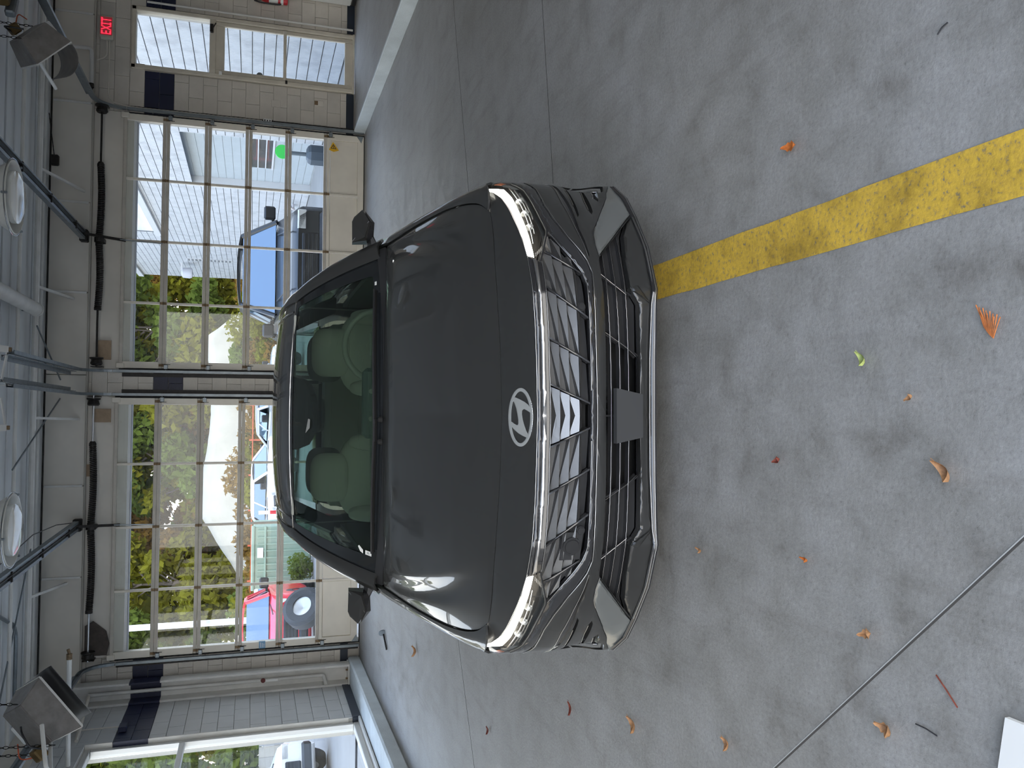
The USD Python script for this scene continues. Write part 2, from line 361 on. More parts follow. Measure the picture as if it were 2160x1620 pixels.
# three block fields: the pier between the doors, right of the right door, far left
wall_blocks(wb, MBk, .245, .605, -.02, 20, [], L=.36, top=ZT)
wall_blocks(wb, MBk, 4.135, 7.2, .165, 19, [sbox(4.74, 0, 5.65, 3.19)], top=ZT, off=.1)
wall_blocks(wb, MBk, XW, -3.245, .165, 19, [], top=ZT, off=.15)
# smooth painted head panels over the doors, and the fascia panels above them
for x0, x1 in ((.61, 4.13), (-3.24, .24)):
    obj('door_head', prism_mesh(sbox(x0, 3.13, x1, ZT-.002), .03, M_BACK(YB-.012)), G['panel'], wb)
seams = [-3.81, -2.15, -.95, .52, 1.62, 2.83, 4.18, 5.4, 7.2]
for a, b in zip(seams, seams[1:]):
    obj('fascia_panel', rbox_mesh(((a+b)/2, YB-.055, (ZT+4.13)/2), (b-a-.008, .05, 4.13-ZT), .004), G['panel'], wb)
    if a > -3.5 and a not in (.52,): obj('seam_batten', rbox_mesh((a, YB-.088, (ZT+4.13)/2), (.03, .016, 4.13-ZT-.03), .004), G['white_steel'], wb)
obj('fascia_edge', rbox_mesh((1.7, YB-.06, ZT-.012), (11, .07, .018), .004), G['mortar'], wb)
# bare plywood and hole patches by the springs
for x, z, w, h in ((.86, 3.44, .26, .17), (-.02, 3.45, .18, .22), (-.75, 3.6, .16, .05)):
    obj('plywood_patch', box_mesh((x, YB-.045, z), (w, .008, h)), G['wood'], wb)
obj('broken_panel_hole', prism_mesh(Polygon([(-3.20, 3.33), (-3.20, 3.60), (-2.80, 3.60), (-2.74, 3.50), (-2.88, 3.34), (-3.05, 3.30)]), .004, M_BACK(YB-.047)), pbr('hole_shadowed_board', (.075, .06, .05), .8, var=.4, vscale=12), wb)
bb = thing('baseboard_back', 'dark navy painted base stripe along the back wall', 'baseboard', (4.4, YB, .2), kind='structure')
for x0, x1 in ((4.135, 4.74), (5.65, 7.2), (XW, -3.25)):
    obj('base_band', box_mesh(((x0+x1)/2, YB-.012, .218), (x1-x0, .012, .108)), G['base_navy'], bb)
# ---- left wall with its big window
wl = thing('wall_left', 'painted block left wall with a navy stripe and a large framed window', 'wall', (XW, 5, 0), kind='structure')
W1 = sbox(6.25, .17, 10.69, 3.31); W2 = sbox(-.25, .17, 5.2, 3.31)
core = sbox(ROOM_Y0, -.1, 12.6, 4.6).difference(unary_union([W1, W2]))
obj('wall_core', prism_mesh(core, .20, M_LEFT(XW-.212)), G['mortar'], wl)
ML = np.array([[0, 0, -1, XW], [1, 0, 0, 0], [0, 1, 0, 0], [0, 0, 0, 1.0]])
wall_blocks(wl, ML, 10.70, 12.2, .17+.002, 19, [], top=3.78, off=.1, paint=('block_l', 'block_l'))
wall_blocks(wl, ML, 5.21, 6.24, .17+.002, 19, [], top=3.78, paint=('block_l', 'block_l'))
wall_blocks(wl, ML, 6.24, 10.70, 3.31, 3, [], top=3.78, stripe=(), paint=('block_l', 'block_l'))
obj('upper_wall', box_mesh((XW-.01, (12.2+ROOM_Y0)/2, 3.98), (.04, 12.2-ROOM_Y0, .42)), G['panel'], wl)
# reveal of the window: plain, stripe and base carried round the corner
obj('window_reveal', box_mesh((XW-.05, 10.694, 1.48), (.11, .016, 2.32)), G['jamb'], wl)
obj('window_reveal', box_mesh((XW-.05, 10.694, 3.17), (.11, .016, .29)), G['jamb'], wl)
obj('reveal_stripe', box_mesh((XW-.05, 10.692, 2.83), (.11, .016, .38)), G['navy'], wl)
obj('reveal_base', box_mesh((XW-.05, 10.692, .22), (.11, .016, .10)), G['base_navy'], wl)
bl = thing('baseboard_left', 'dark navy painted base stripe at the foot of the left wall', 'baseboard', (XW, 11, .2), kind='structure')
obj('base_band', box_mesh((XW+.014, 11.44, .218), (.012, 1.5, .108)), G['base_navy'], bl)
obj('base_band', box_mesh((XW+.014, 5.72, .218), (.012, 1.03, .108)), G['base_navy'], bl)
def side_window(name, label, y0, y1, ybars, zbars, gl='glass'):
    w = thing(name, label, 'window', (XW-.09, (y0+y1)/2, .17), kind='structure')
    x = XW-.095; z0, z1 = .20, 3.31
    for z in (z0+.03, z1-.03): obj('frame_rail', rbox_mesh((x, (y0+y1)/2, z), (.09, y1-y0, .065), .006), G['alu'], w)
    for y in (y0+.03, y1-.03): obj('frame_stile', rbox_mesh((x, y, (z0+z1)/2), (.09, .065, z1-z0-.13), .006), G['alu'], w)
    for y in ybars: obj('mullion', rbox_mesh((x, y, (z0+z1)/2), (.09, .06, z1-z0-.13), .006), G['alu'], w)
    ys = [y0+.06] + [q for y in ybars for q in (y-.03, y+.03)] + [y1-.06]
    for a, b in zip(ys[::2], ys[1::2]):
        zs = [z0+.06] + [q for z in zbars for q in (z-.03, z+.03)] + [z1-.06]
        for z in zbars: obj('transom', rbox_mesh((x, (a+b)/2, z), (.09, b-a, .06), .006), G['alu'], w)
        for c, d in zip(zs[::2], zs[1::2]):
            obj('glass_pane', box_mesh((x-.01, (a+b)/2, (c+d)/2), (.006, b-a+.01, d-c+.01)), G[gl], w)
    obj('sill', rbox_mesh((x+.03, (y0+y1)/2, .185), (.17, y1-y0+.02, .03), .006), G['alu'], w)
side_window('window_1', 'large aluminium framed window in the left wall seen past the heater', 6.27, 10.675, [8.45], [2.265])
side_window('window_2', 'second large framed window in the left wall beside the car', -.23, 5.18, [1.28, 3.1], [2.265], 'film')
# ---- right wall (out of frame), head beam over the open front
wr = thing('wall_right', 'painted right wall of the service bay beyond the walkway', 'wall', (9.9, 5, 0), kind='structure')
obj('wall_core', box_mesh((9.95, (12.5+ROOM_Y0)/2, 2.2), (.2, 12.5-ROOM_Y0, 4.6)), G['block'], wr)
wf = thing('wall_front', 'closed block front wall to the right of the open bay behind the viewer', 'wall', (6.5, ROOM_Y0, 0), kind='structure')
obj('wall_core', box_mesh((6.45, ROOM_Y0+.1, 2.1), (7.0, .2, 4.3)), G['block'], wf)
# ---- ceiling: painted steel deck, one pan per board
ce = thing('ceiling', 'painted steel roof deck of long pans above the service bay', 'ceiling', (1, 5, 4.14), kind='structure')
yb = [12.27]; k = 0
while yb[-1] > ROOM_Y0: yb.append(yb[-1] - (.46, .30, .17, .36)[k % 4]); k += 1
for i, (b, a) in enumerate(zip(yb, yb[1:])):
    z = 4.14 + (.0, .012, .03, .006)[i % 4]
    obj('deck_pan', rbox_mesh((3.05, (a+b)/2, z+.02), (14.0, b-a-.014, .04), .006), G['deck'], ce)
obj('deck_core', box_mesh((3.05, (12.5+ROOM_Y0)/2, 4.24), (14.2, 12.5-ROOM_Y0, .10)), G['dark_steel'], ce)
# open joists and pipes under the deck
def run(name, label, cat, pts, r, m, group=None, n=8, rad=.06):
    t = thing(name, label, cat, pts[0], group=group)
    obj('pipe', tube_mesh(round_path(pts, rad), r, n), m, t, smooth=40)
    return t

# ================================================================ OVERHEAD DOORS
def overhead_door(n, label, xr, ztop, handle=False):
    a, b = .849, .543
    d = thing(f'door_{n}', label, 'overhead door', (xr-2*a, 12.235, 0), kind='structure')
    y = 12.235; x0, x1 = xr-4*a-.045, xr+.045
    xs = [xr-k*a for k in range(4, -1, -1)]
    for j in range(6):
        zt, zb = ztop-j*b, max(ztop-(j+1)*b, .012)
        for z, h in ((zt-.024, .044), (zb+.024, .044) if j < 5 else (zb+.045, .09)):
            obj('rail', rbox_mesh(((x0+x1)/2, y, z), (x1-x0, .045, h), .005), G['door_rail'] if j < 5 else G['door_white'], d)
        for x in (x0+.045, x1-.045):
            obj('stile', rbox_mesh((x, y, (zt+zb)/2), (.09, .044, zt-zb-.09), .004), G['door_white'], d)
        for x in xs[1:-1]:
            obj('muntin', rbox_mesh((x, y, (zt+zb)/2), (.034, .042, zt-zb-.085), .005), G['door_white'], d)
        for k in range(4):
            xa, xb = xs[k]+(.02 if k else .045), xs[k+1]-(.02 if k < 3 else .045)
            if j < 5: obj('glass_pane', box_mesh(((xa+xb)/2, y+.004, (zt+zb)/2), (xb-xa+.01, .005, zt-zb-.08)), G['glass'], d)
            else: obj('panel', rbox_mesh(((xa+xb)/2, y+.006, (zt+zb)/2+.02), (xb-xa, .02, zt-zb-.14), .006), G['door_white'], d)
    obj('bottom_seal', box_mesh(((x0+x1)/2, y, .007), (x1-x0, .03, .014)), G['seal'], d)
    for j in range(1, 6):
        z = ztop-j*b
        for i, x in enumerate(xs):
            h = MB().rbox((x, y-.026, z+.022), (.034, .008, .04), .002).rbox((x, y-.026, z-.022), (.034, .008, .04), .002)
            h.tube([(x-.02, y-.03, z), (x+.02, y-.03, z)], .007, 6)
            obj('hinge', h, G['rust'], d)
        for sx, x in ((-1, x0), (1, x1)):
            h = MB().rbox((x-sx*.02, y-.04, z-.05), (.06, .04, .05), .004)
            h.tube([(x-sx*.03, y-.05, z-.05), (x+sx*.05, y-.05, z-.05)], .006, 6)
            h.lathe([(0, -.01), (.022, -.01), (.022, .01), (0, .01)], 10, (x+sx*.045, y-.05, z-.05), (1, 0, 0))
            obj('roller_bracket', h, G['steel'], d)
            obj('lift_clip', box_mesh((x-sx*.055, y-.032, z-.05), (.006, .006, .11)), G['dark_steel'], d)
    for sx, x in ((-1, x0), (1, x1)):
        obj('top_bracket', rbox_mesh((x-sx*.03, y-.02, ztop-.02), (.07, .05, .10), .005), G['door_white'], d)
        obj('bottom_bracket', hull_mesh([(x, y-.024, .02), (x, y-.024, .12), (x-sx*.10, y-.024, .05), (x, y-.03, .02), (x, y-.03, .12), (x-sx*.10, y-.03, .05)]), G['steel'], d)
        obj('side_seal', box_mesh((x+sx*.012, y+.02, ztop/2), (.03, .015, ztop)), G['seal'], d)
    return d, x0, x1
DR, rx0, rx1 = overhead_door(1, 'white overhead door of glazed panels at right behind the car', 4.065, 3.261)
DL, lx0, lx1 = overhead_door(2, 'white overhead door of glazed panels at left showing autumn trees', .175, 3.299)
# stickers on the doors
tri = thing('warning_sticker', 'yellow triangular warning sticker on the lowest panel of the right door', 'sticker', (3.92, 12.21, .45))
obj('backing', prism_mesh(Polygon([(3.87, .375), (3.99, .46), (3.87, .52), (3.845, .45)]), .002, M_BACK(12.206)), G['yellow_label'], tri)
mb = MB().prism(Polygon([(3.885, .41), (3.96, .455), (3.89, .495)]).difference(Polygon([(3.895, .425), (3.94, .455), (3.897, .482)])), .001, M_BACK(12.2045)); mb.prism(sbox(3.903, .447, 3.925, .457), .001, M_BACK(12.2045))
obj('warning_print', mb, G['ink'], tri)
bs = thing('blue_sticker', 'small blue label stuck on the left edge stile of the left door', 'sticker', (-3.22, 12.21, 1.35))
obj('label', prism_mesh(sbox(-3.265, 1.31, -3.165, 1.395), .002, M_BACK(12.205)), G['blue_label'], bs)
obj('label_print', MB().prism(sbox(-3.25, 1.368, -3.18, 1.376), .001, M_BACK(12.2035)).prism(sbox(-3.25, 1.345, -3.19, 1.352), .001, M_BACK(12.2035)).prism(sbox(-3.25, 1.325, -3.20, 1.332), .001, M_BACK(12.2035)), G['white'], bs)

# ================================================================ TRACKS, SPRINGS, OPENERS
def channel(pts, w=.055, d=.03, up=(0, 0, 1)):
    """C-shaped track swept along pts (in one vertical plane x = const); opens sideways."""
    P = np.asarray(pts, float); mb = MB()
    sec = np.array([(-w/2, -d/2), (w/2, -d/2), (w/2, d/2), (w/2-.006, d/2), (w/2-.006, -d/2+.006), (-w/2+.006, -d/2+.006), (-w/2+.006, d/2), (-w/2, d/2)])
    t = np.gradient(P, axis=0); t /= np.linalg.norm(t, axis=1, keepdims=True)
    X = np.array([1.0, 0, 0]); ring = []
    for p, u in zip(P, t):
        n = np.cross(X, u); ring.append(p + sec[:, :1]*n + sec[:, 1:]*X)
    R = np.array(ring); R = np.concatenate([R, R[:, :1]], 1)
    return grid_mesh(R)
def door_track(label, x, side, zc=3.585, ycur=12.17):
    t = thing('door_track', label, 'track', (x, ycur, 0))
    arc = [(x, ycur-.36*(1-math.cos(q)), zc-.36+.36*math.sin(q)) for q in np.linspace(0, PI/2, 12)]
    v = channel([(x, ycur, z) for z in (.02, 1.2, 2.4, zc-.37)], d=.035)
    obj('vertical_track', v, G['steel'], t)
    obj('curved_track', channel(arc, d=.035), G['steel'], t)
    h = channel([(x, y, zc) for y in (ycur-.37, 11, 10, 8.75)], w=.06, d=.035)
    obj('horizontal_track', h, G['steel'], t)
    obj('stiffening_angle', MB().box((x+side*.03, 10.3, zc+.045), (.006, 3.1, .07)).box((x+side*.055, 10.3, zc+.078), (.05, 3.1, .006)).mesh(), G['steel'], t)
    for z in (.5, 1.3, 2.1, 2.9):
        obj('track_bracket', MB().box((x, ycur+.05, z), (.03, .08, .006)).box((x+side*.015, ycur+.05, z), (.004, .08, .05)).mesh(), G['steel'], t)
    obj('wall_angle', box_mesh((x+side*.045, YB-.02, 1.62), (.05, .006, 3.2)), G['dark_steel'], t)
    obj('hanger', MB().bar((x, 8.8, zc), (x, 8.8, 4.14), .03, .006).bar((x, 8.8, zc+.02), (x+side*.35, 8.9, 4.14), .03, .006).mesh(), G['white_steel'], t)
    return t
door_track('galvanised door track at the right edge of the right door', rx1+.045, 1)
door_track('galvanised door track just right of the centre pier', rx0-.045, -1, 3.69)
door_track('galvanised door track just left of the centre pier', lx1+.045, 1, 3.69)
door_track('galvanised door track at the left edge of the left door', lx0-.045, -1)
def spring_assembly(label, x0, x1, z, halves, drum_x):
    t = thing('torsion_spring_shaft', label, 'door spring', ((x0+x1)/2, 12.1, z))
    obj('shaft', tube_mesh([(x0, 12.1, z), (x1, 12.1, z)], .013, 10), G['bright_steel'] if halves[0][2] else G['dark_steel'], t, smooth=40)
    for a, b, _ in halves:
        n = int((b-a)/.012); th = np.linspace(0, 2*PI*n/2, n*7)
        sag = .018*np.sin(np.linspace(0, PI, len(th)))
        pts = np.stack([np.linspace(a, b, len(th)), 12.1+.036*np.cos(th), z-sag+.036*np.sin(th)], 1)
        obj('spring_coil', tube_mesh(pts, .011, 5), G['dark_steel'], t, smooth=60)
        for e in (a, b):
            obj('winding_cone', lathe_mesh([(0, -.03), (.045, -.03), (.045, .0), (.03, .03), (0, .03)], 14, (e, 12.1, z), (1, 0, 0)), G['dark_steel'], t, smooth=30)
    for x in drum_x:
        obj('cable_drum', lathe_mesh([(.0, -.05), (.06, -.05), (.075, -.03), (.062, .02), (.085, .035), (.085, .05), (0, .05)], 18, (x, 12.1, z), (1, 0, 0)), G['dark_steel'], t, smooth=30)
        obj('end_bracket', MB().box((x+.07*(1 if x > (x0+x1)/2 else -1), 12.17, z), (.01, .16, .14)).mesh(), G['dark_steel'], t)
    xm = (halves[0][1]+halves[1][0])/2
    obj('centre_bracket', MB().box((xm, 12.19, z), (.05, .12, .12)).lathe([(0, -.03), (.06, -.03), (.06, .03), (0, .03)], 14, (xm, 12.1, z), (1, 0, 0)).mesh(), G['dark_steel'], t)
    return t
spring_assembly('long dark torsion spring on its shaft above the right door', .62, 4.16, 3.512, [(1.41, 2.27, False), (2.37, 3.34, False)], (.70, 4.09))
spring_assembly('long dark torsion spring on a bright shaft above the left door', -3.24, .26, 3.535, [(-1.44, -.39, True), (-2.58, -1.54, True)][::-1], (-3.16, .16))
def opener(label, x, dx, z=3.70):
    t = thing('door_opener_rail', label, 'door opener', (x, 10.2, z))
    A, B = np.array([x, 12.05, z]), np.array([x+dx, 7.2, z+.06])
    for s in (-.045, .045): obj('rail_angle', MB().bar(A+[s, 0, 0], B+[s, 0, 0], .035, .06).mesh(), G['steel'], t)
    obj('chain', MB().tube([A+[0, -.1, -.01], B+[0, 0, -.01]], .007, 6).tube([A+[.02, -.1, -.045], B+[.02, 0, -.045]], .007, 6).mesh(), G['dark_steel'], t)
    for f in (.12, .38, .62): 
        q = A+(B-A)*f; obj('chain_spreader', rbox_mesh(q+[0, 0, -.02], (.10, .03, .05), .005), G['dark_steel'], t)
    obj('header_bracket', MB().rbox((x, 12.15, z), (.16, .14, .10), .01).mesh(), G['dark_steel'], t)
    obj('drag_arm', MB().bar((x, 11.98, z-.03), (x-.02, 12.19, 3.20), .035, .010).mesh(), G['dark_steel'], t)
    obj('lower_arm', MB().bar((x-.015, 12.17, 3.30), (x-.03, 12.20, 2.78 if dx < 0 else 2.74), .034, .012).mesh(), G['steel'], t)
    obj('operator_cable', tube_mesh([(x+.05, 12.0, z+.02), (x+.10, 11.4, z+.10), (x+.12, 10.4, z+.13), (x+.08+dx*.7, 8.6, z+.12), (x+dx, 7.4, z+.1)], .006, 5), G['black'], t)
    m = B + [0, .1, .02]
    obj('operator_motor', rbox_mesh(m, (.32, .5, .26), .03), G['steel'], t)
    obj('motor_hanger', MB().bar(m+[.12, 0, .1], (m[0]+.12, m[1], 4.14), .03, .006).bar(m-[.12, 0, -.1], (m[0]-.12, m[1], 4.14), .03, .006).mesh(), G['steel'], t)
opener('steel door opener rail above the middle of the right door', 2.37, .06)
opener('steel door opener rail above the middle of the left door', -1.46, -.16)

# ================================================================ GLAZED SERVICE DOOR, SIGNS AND FITTINGS ON THE BACK WALL
d3 = thing('door_3', 'cream framed glazed service door with a transom light on the raised walkway', 'door', (5.19, YB, .165), kind='structure')
fx0, fx1, fz0, fz1 = 4.755, 5.63, .165, 3.19
yf = YB-.01
for x in (fx0+.03, fx1-.03): obj('frame_post', rbox_mesh((x, yf+.03, (fz0+fz1)/2), (.06, .12, fz1-fz0), .008), G['tan_frame'], d3)
obj('frame_head', rbox_mesh((5.19, yf+.03, fz1-.03), (fx1-fx0, .12, .06), .008), G['tan_frame'], d3)
obj('transom_bar', rbox_mesh((5.19, yf+.03, 2.14), (fx1-fx0-.1, .12, .085), .008), G['tan_frame'], d3)
obj('transom_glass', box_mesh((5.19, yf+.05, 2.66), (fx1-fx0-.11, .006, .98)), G['glass'], d3)
lx0_, lx1_ = fx0+.065, fx1-.065
for x in (lx0_+.028, lx1_-.028): obj('leaf_stile', rbox_mesh((x, yf+.02, 1.14), (.056, .045, 1.92), .006), G['tan_frame'], d3)
obj('leaf_top_rail', rbox_mesh((5.19, yf+.02, 2.04), (lx1_-lx0_-.11, .045, .12), .006), G['tan_frame'], d3)
obj('leaf_bottom_rail', rbox_mesh((5.19, yf+.02, .235), (lx1_-lx0_-.11, .045, .13), .006), G['tan_frame'], d3)
obj('push_bar', rbox_mesh((5.19, yf-.02, 1.155), (lx1_-lx0_-.02, .035, .045), .008), G['tan_frame'], d3)
obj('glass_pane', box_mesh((5.19, yf+.02, 1.57), (lx1_-lx0_-.10, .006, .83)), G['glass'], d3)
obj('glass_pane', box_mesh((5.19, yf+.02, .72), (lx1_-lx0_-.10, .006, .85)), G['glass'], d3)
obj('closer', MB().rbox((5.44, yf-.04, 2.155), (.12, .05, .05), .008).bar((5.38, yf-.05, 2.17), (5.52, yf-.05, 2.10), .02, .01).mesh(), G['dark_steel'], d3)
obj('lock_cylinder', lathe_mesh([(0, -.01), (.03, -.01), (.03, .01), (0, .01)], 16, (4.86, yf+.03, 1.52), (0, 1, 0)), G['bright_steel'], d3)
obj('hinge', rbox_mesh((4.80, yf-.03, 1.13), (.05, .02, .03), .003), G['dark_steel'], d3)
obj('hinge', rbox_mesh((4.82, yf-.03, 2.03), (.05, .02, .04), .003), G['white'], d3)
obj('threshold', rbox_mesh((5.19, yf+.03, .175), (fx1-fx0+.02, .14, .03), .006), G['tan_frame'], d3)
obj('round_sticker', lathe_mesh([(0, 0), (.045, 0), (.045, .003), (0, .003)], 20, (4.87, yf+.012, 1.50), (0, 1, 0)), G['steel'], d3)
# white conduit running up beside the service door
run('conduit', 'slim white conduit running up the wall right of the service door', 'conduit', [(5.70, YB-.035, .19), (5.70, YB-.035, 3.0)], .016, G['white_steel'])
# exit sign
ex = thing('exit_sign', 'lit red EXIT sign in a cream housing above the service door', 'sign', (5.26, YB, 3.40))
obj('housing', rbox_mesh((5.255, YB-.05, 3.495), (.335, .075, .175), .02), G['sign_box'], ex)
obj('face', rbox_mesh((5.262, YB-.089, 3.498), (.25, .006, .150), .003), G['sign_face'], ex)
def text_on(text, h, x, y, z, width=None, depth=.002, bold=True, M=None):
    me = meshkit.text_mesh(text, h, depth, bold)
    b = me.bounds
    me.apply_translation([-(b[0][0]+b[1][0])/2, -(b[0][1]+b[1][1])/2, 0])
    if width: me.apply_scale([width/(b[1][0]-b[0][0]), 1, 1])
    # text plane -> facing -y: x right, z up
    me.apply_transform(np.array([[1, 0, 0, x], [0, 0, -1, y], [0, 1, 0, z], [0, 0, 0, 1.0]]) if M is None else M)
    return me
obj('letters', text_on('EXIT', .118, 5.262, YB-.093, 3.498, .225), G['sign_red'], ex)
run('conduit', 'thin conduit dropping from the lit sign and bending up to the head panel', 'conduit', [(5.13, YB-.03, 3.49), (4.86, YB-.03, 3.49), (4.80, YB-.03, 3.62)], .010, G['panel'], rad=.12)
run('conduit', 'thin conduit from the lit sign down beside the right door to the button box', 'conduit', [(5.13, YB-.03, 3.46), (4.25, YB-.03, 3.46), (4.205, YB-.03, 3.2), (4.205, YB-.03, 1.46)], .009, G['panel'], rad=.15)
pb = thing('button_box', 'small white button box with printed label on the wall beside the right door', 'switch', (4.195, YB, 1.38))
obj('box', rbox_mesh((4.195, YB-.03, 1.385), (.085, .05, .115), .006), G['white'], pb)
for k, w in enumerate((.05, .04, .05)): obj('button', rbox_mesh((4.195, YB-.058, 1.42-.035*k), (w, .006, .016), .002), G['ink'], pb)
oc = thing('junction_box', 'open junction box with a rusty knockout low on the wall right of the right door', 'junction box', (4.55, YB, .68))
obj('box_plate', rbox_mesh((4.55, YB-.018, .665), (.085, .012, .13), .004), G['panel'], oc)
obj('knockout', rbox_mesh((4.555, YB-.026, .705), (.06, .006, .05), .002), G['rust'], oc)
bp_ = thing('blank_plate', 'square blanking plate painted over on the wall right of the right door', 'plate', (4.48, YB, 1.27))
obj('plate', rbox_mesh((4.48, YB-.012, 1.27), (.10, .006, .13), .003), G['block'], bp_)
# fire extinguisher and the red sign over it
fe = thing('fire_extinguisher', 'red fire extinguisher with yellow tag and black hose hung right of the service door', 'fire extinguisher', (5.99, YB, 1.15))
cx, cy = 5.985, YB-.10
obj('cylinder', lathe_mesh([(0, 0), (.07, 0), (.078, .015), (.078, .30), (.06, .36), (.03, .39), (.026, .42), (0, .42)], 28, (cx, cy, 1.13)), G['red'], fe, smooth=40)
obj('label_band', lathe_mesh([(.0795, .06), (.0795, .26)], 28, (cx, cy, 1.13)), G['white'], fe, smooth=40)
obj('label_band', lathe_mesh([(.080, .10), (.080, .135)], 28, (cx, cy, 1.13)), G['red'], fe, smooth=40)
obj('valve_head', MB().rbox((cx, cy, 1.565), (.05, .05, .05), .008).bar((cx-.03, cy, 1.60), (cx+.08, cy, 1.63), .02, .008).bar((cx-.02, cy, 1.58), (cx+.08, cy, 1.575), .02, .008).mesh(), G['dark_steel'], fe)
obj('hose', tube_mesh(round_path([(cx-.02, cy, 1.565), (cx-.075, cy-.01, 1.60), (cx-.105, cy-.02, 1.50), (cx-.10, cy-.02, 1.26), (cx-.09, cy-.02, 1.22)], .05), .012, 8), G['black'], fe, smooth=50)
obj('yellow_tag', rbox_mesh((cx-.01, cy-.085, 1.545), (.10, .004, .13), .001), G['yellow_label'], fe)
obj('wall_hook', rbox_mesh((cx, YB-.02, 1.50), (.05, .02, .08), .004), G['dark_steel'], fe)
rs = thing('red_sign', 'small red arrow sign on the wall above the fire extinguisher', 'sign', (6.0, YB, 2.0))
obj('sign_plate', rbox_mesh((6.01, YB-.02, 2.04), (.16, .012, .40), .003), G['red'], rs)
obj('sign_arrow', prism_mesh(Polygon([(5.95, 1.98), (6.07, 1.98), (6.01, 1.88)]), .002, M_BACK(YB-.028)), G['white'], rs)
cbn = thing('parts_cabinet', 'white cabinet with a black foot at the right end of the back wall', 'cabinet', (6.35, YB, .165))
obj('body', rbox_mesh((6.36, YB-.24, 1.0), (.62, .40, 1.55), .02), G['white'], cbn)
for x in (6.1, 6.6): obj('foot', rbox_mesh((x, YB-.24, .195), (.10, .36, .06), .01), G['black'], cbn)
obj('kick_plate', rbox_mesh((6.36, YB-.22, .25), (.58, .34, .10), .01), G['black'], cbn)
# corner column: painted steel channel, with the drop pipe inside it
co = thing('corner_column', 'painted steel channel column in the left corner crossed by the navy stripe', 'column', (-3.66, 12.1, .165))
for z0, z1, m in ((.165, 2.645, G['white_steel']), (2.645, 3.02, G['navy']), (3.02, 4.14, G['white_steel'])):
    for x in (-3.535, -3.79): obj('flange', rbox_mesh((x, 12.06, (z0+z1)/2), (.03, .20, z1-z0-.001), .004), m, co)
    obj('web', box_mesh((-3.66, 12.16, (z0+z1)/2), (.24, .02, z1-z0-.001)), m, co)
obj('foot_plate', rbox_mesh((-3.66, 12.06, .178), (.30, .24, .02), .004), G['white_steel'], co)
for x in (-3.60, -3.72): obj('anchor_bolt', lathe_mesh([(0, 0), (.014, 0), (.014, .03), (0, .03)], 8, (x, 12.0, .186)), G['rust'], co)
obj('drop_pipe', tube_mesh(round_path([(-3.665, 12.07, 3.52), (-3.665, 12.07, .52), (-3.74, 11.98, .50), (-3.77, 11.95, .49)], .03), .024, 10), G['white_steel'], co, smooth=40)
tg = thing('inspection_tag', 'small white tag with a dark red knob fixed to the corner column', 'tag', (-3.66, 12.02, 1.25))
obj('tag_plate', rbox_mesh((-3.665, 12.035, 1.22), (.04, .012, .17), .006), G['white'], tg)
obj('knob', lathe_mesh([(0, -.02), (.028, -.02), (.032, 0), (.02, .02), (0, .02)], 14, (-3.66, 12.04, 1.335), (0, 1, 0)), pbr('dark_red_knob', (.12, .015, .015), .5), tg, smooth=40)
run('brace_pipe', 'grey brace pipe slanting from the corner column to the left wall', 'pipe', [(-3.66, 12.0, 3.50), (-3.79, 10.8, 3.42)], .022, G['panel'])
rb = thing('receptacle_box', 'navy painted outlet box on the stripe of the left wall', 'outlet box', (XW, 11.05, 2.95))
obj('box', rbox_mesh((XW+.04, 11.05, 2.96), (.06, .17, .09), .006), G['navy'], rb)
obj('conduit', tube_mesh([(XW+.03, 11.12, 3.0), (XW+.03, 11.14, 4.1)], .008, 6), G['panel'], rb)

# ================================================================ CEILING FITTINGS
def bay_lamp(label, x, y, z):
    t = thing('bay_lamp', label, 'lamp', (x, y, z), group=None)
    obj('reflector', lathe_mesh([(.325, 0), (.333, .006), (.333, .018), (.315, .022), (.30, .06), (.26, .12), (.19, .17), (.15, .18), (.148, .172), (.185, .162), (.252, .112), (.292, .056), (.318, .006), (.325, 0)], 48, (x, y, z)), G['reflector'], t, smooth=40)
    obj('lens', lathe_mesh([(.205, .035), (.235, .03), (.235, -.015), (.215, -.03), (.15, -.052), (0, -.062)], 40, (x, y, z)), mat('lamp_lens_glass', {'a': ('principled_bsdf', {'base_color': (.88, .88, .84), 'roughness': .12, 'transmission_weight': .45, 'ior': 1.45})}, [], 'a.BSDF') if 'lens' not in G else G['lens'], t, smooth=50)
    G.setdefault('lens', UsdShade.Material.Get(stage, '/World/Looks/lamp_lens_glass'))
    obj('inner_bowl', lathe_mesh([(.225, .032), (.20, .10), (.12, .16), (0, .17)], 32, (x, y, z)), G['reflector'], t, smooth=50)
    obj('ballast_can', lathe_mesh([(.0, .18), (.15, .18), (.155, .20), (.155, .40), (.13, .43), (0, .43)], 32, (x, y, z)), pbr('lamp_ballast_paint', (.20, .17, .14), .5, var=.2) if 'can' not in G else G['can'], t, smooth=40)
    G.setdefault('can', UsdShade.Material.Get(stage, '/World/Looks/lamp_ballast_paint'))
    obj('rod', tube_mesh([(x, y, z+.42), (x, y, 4.14)], .012, 8), G['steel'], t)
    for a in (0.4, 2.5, 4.6):
        c, s = math.cos(a), math.sin(a)
        obj('latch', MB().rbox((x+.335*c, y+.335*s, z+.01), (.02, .02, .05), .004).mesh(), G['steel'], t)
    obj('guard_wire', tube_mesh([(x+.345*math.cos(a), y+.345*math.sin(a), z+.012) for a in np.linspace(0, 2*PI, 40)[:-1]], .005, 5, True), G['bright_steel'], t, smooth=60)
    return t
bay_lamp('round white bay lamp hanging before the right door opener', 1.955, 8.42, 3.60)
bay_lamp('round white bay lamp hanging before the left door opener', -1.06, 8.62, 3.60)

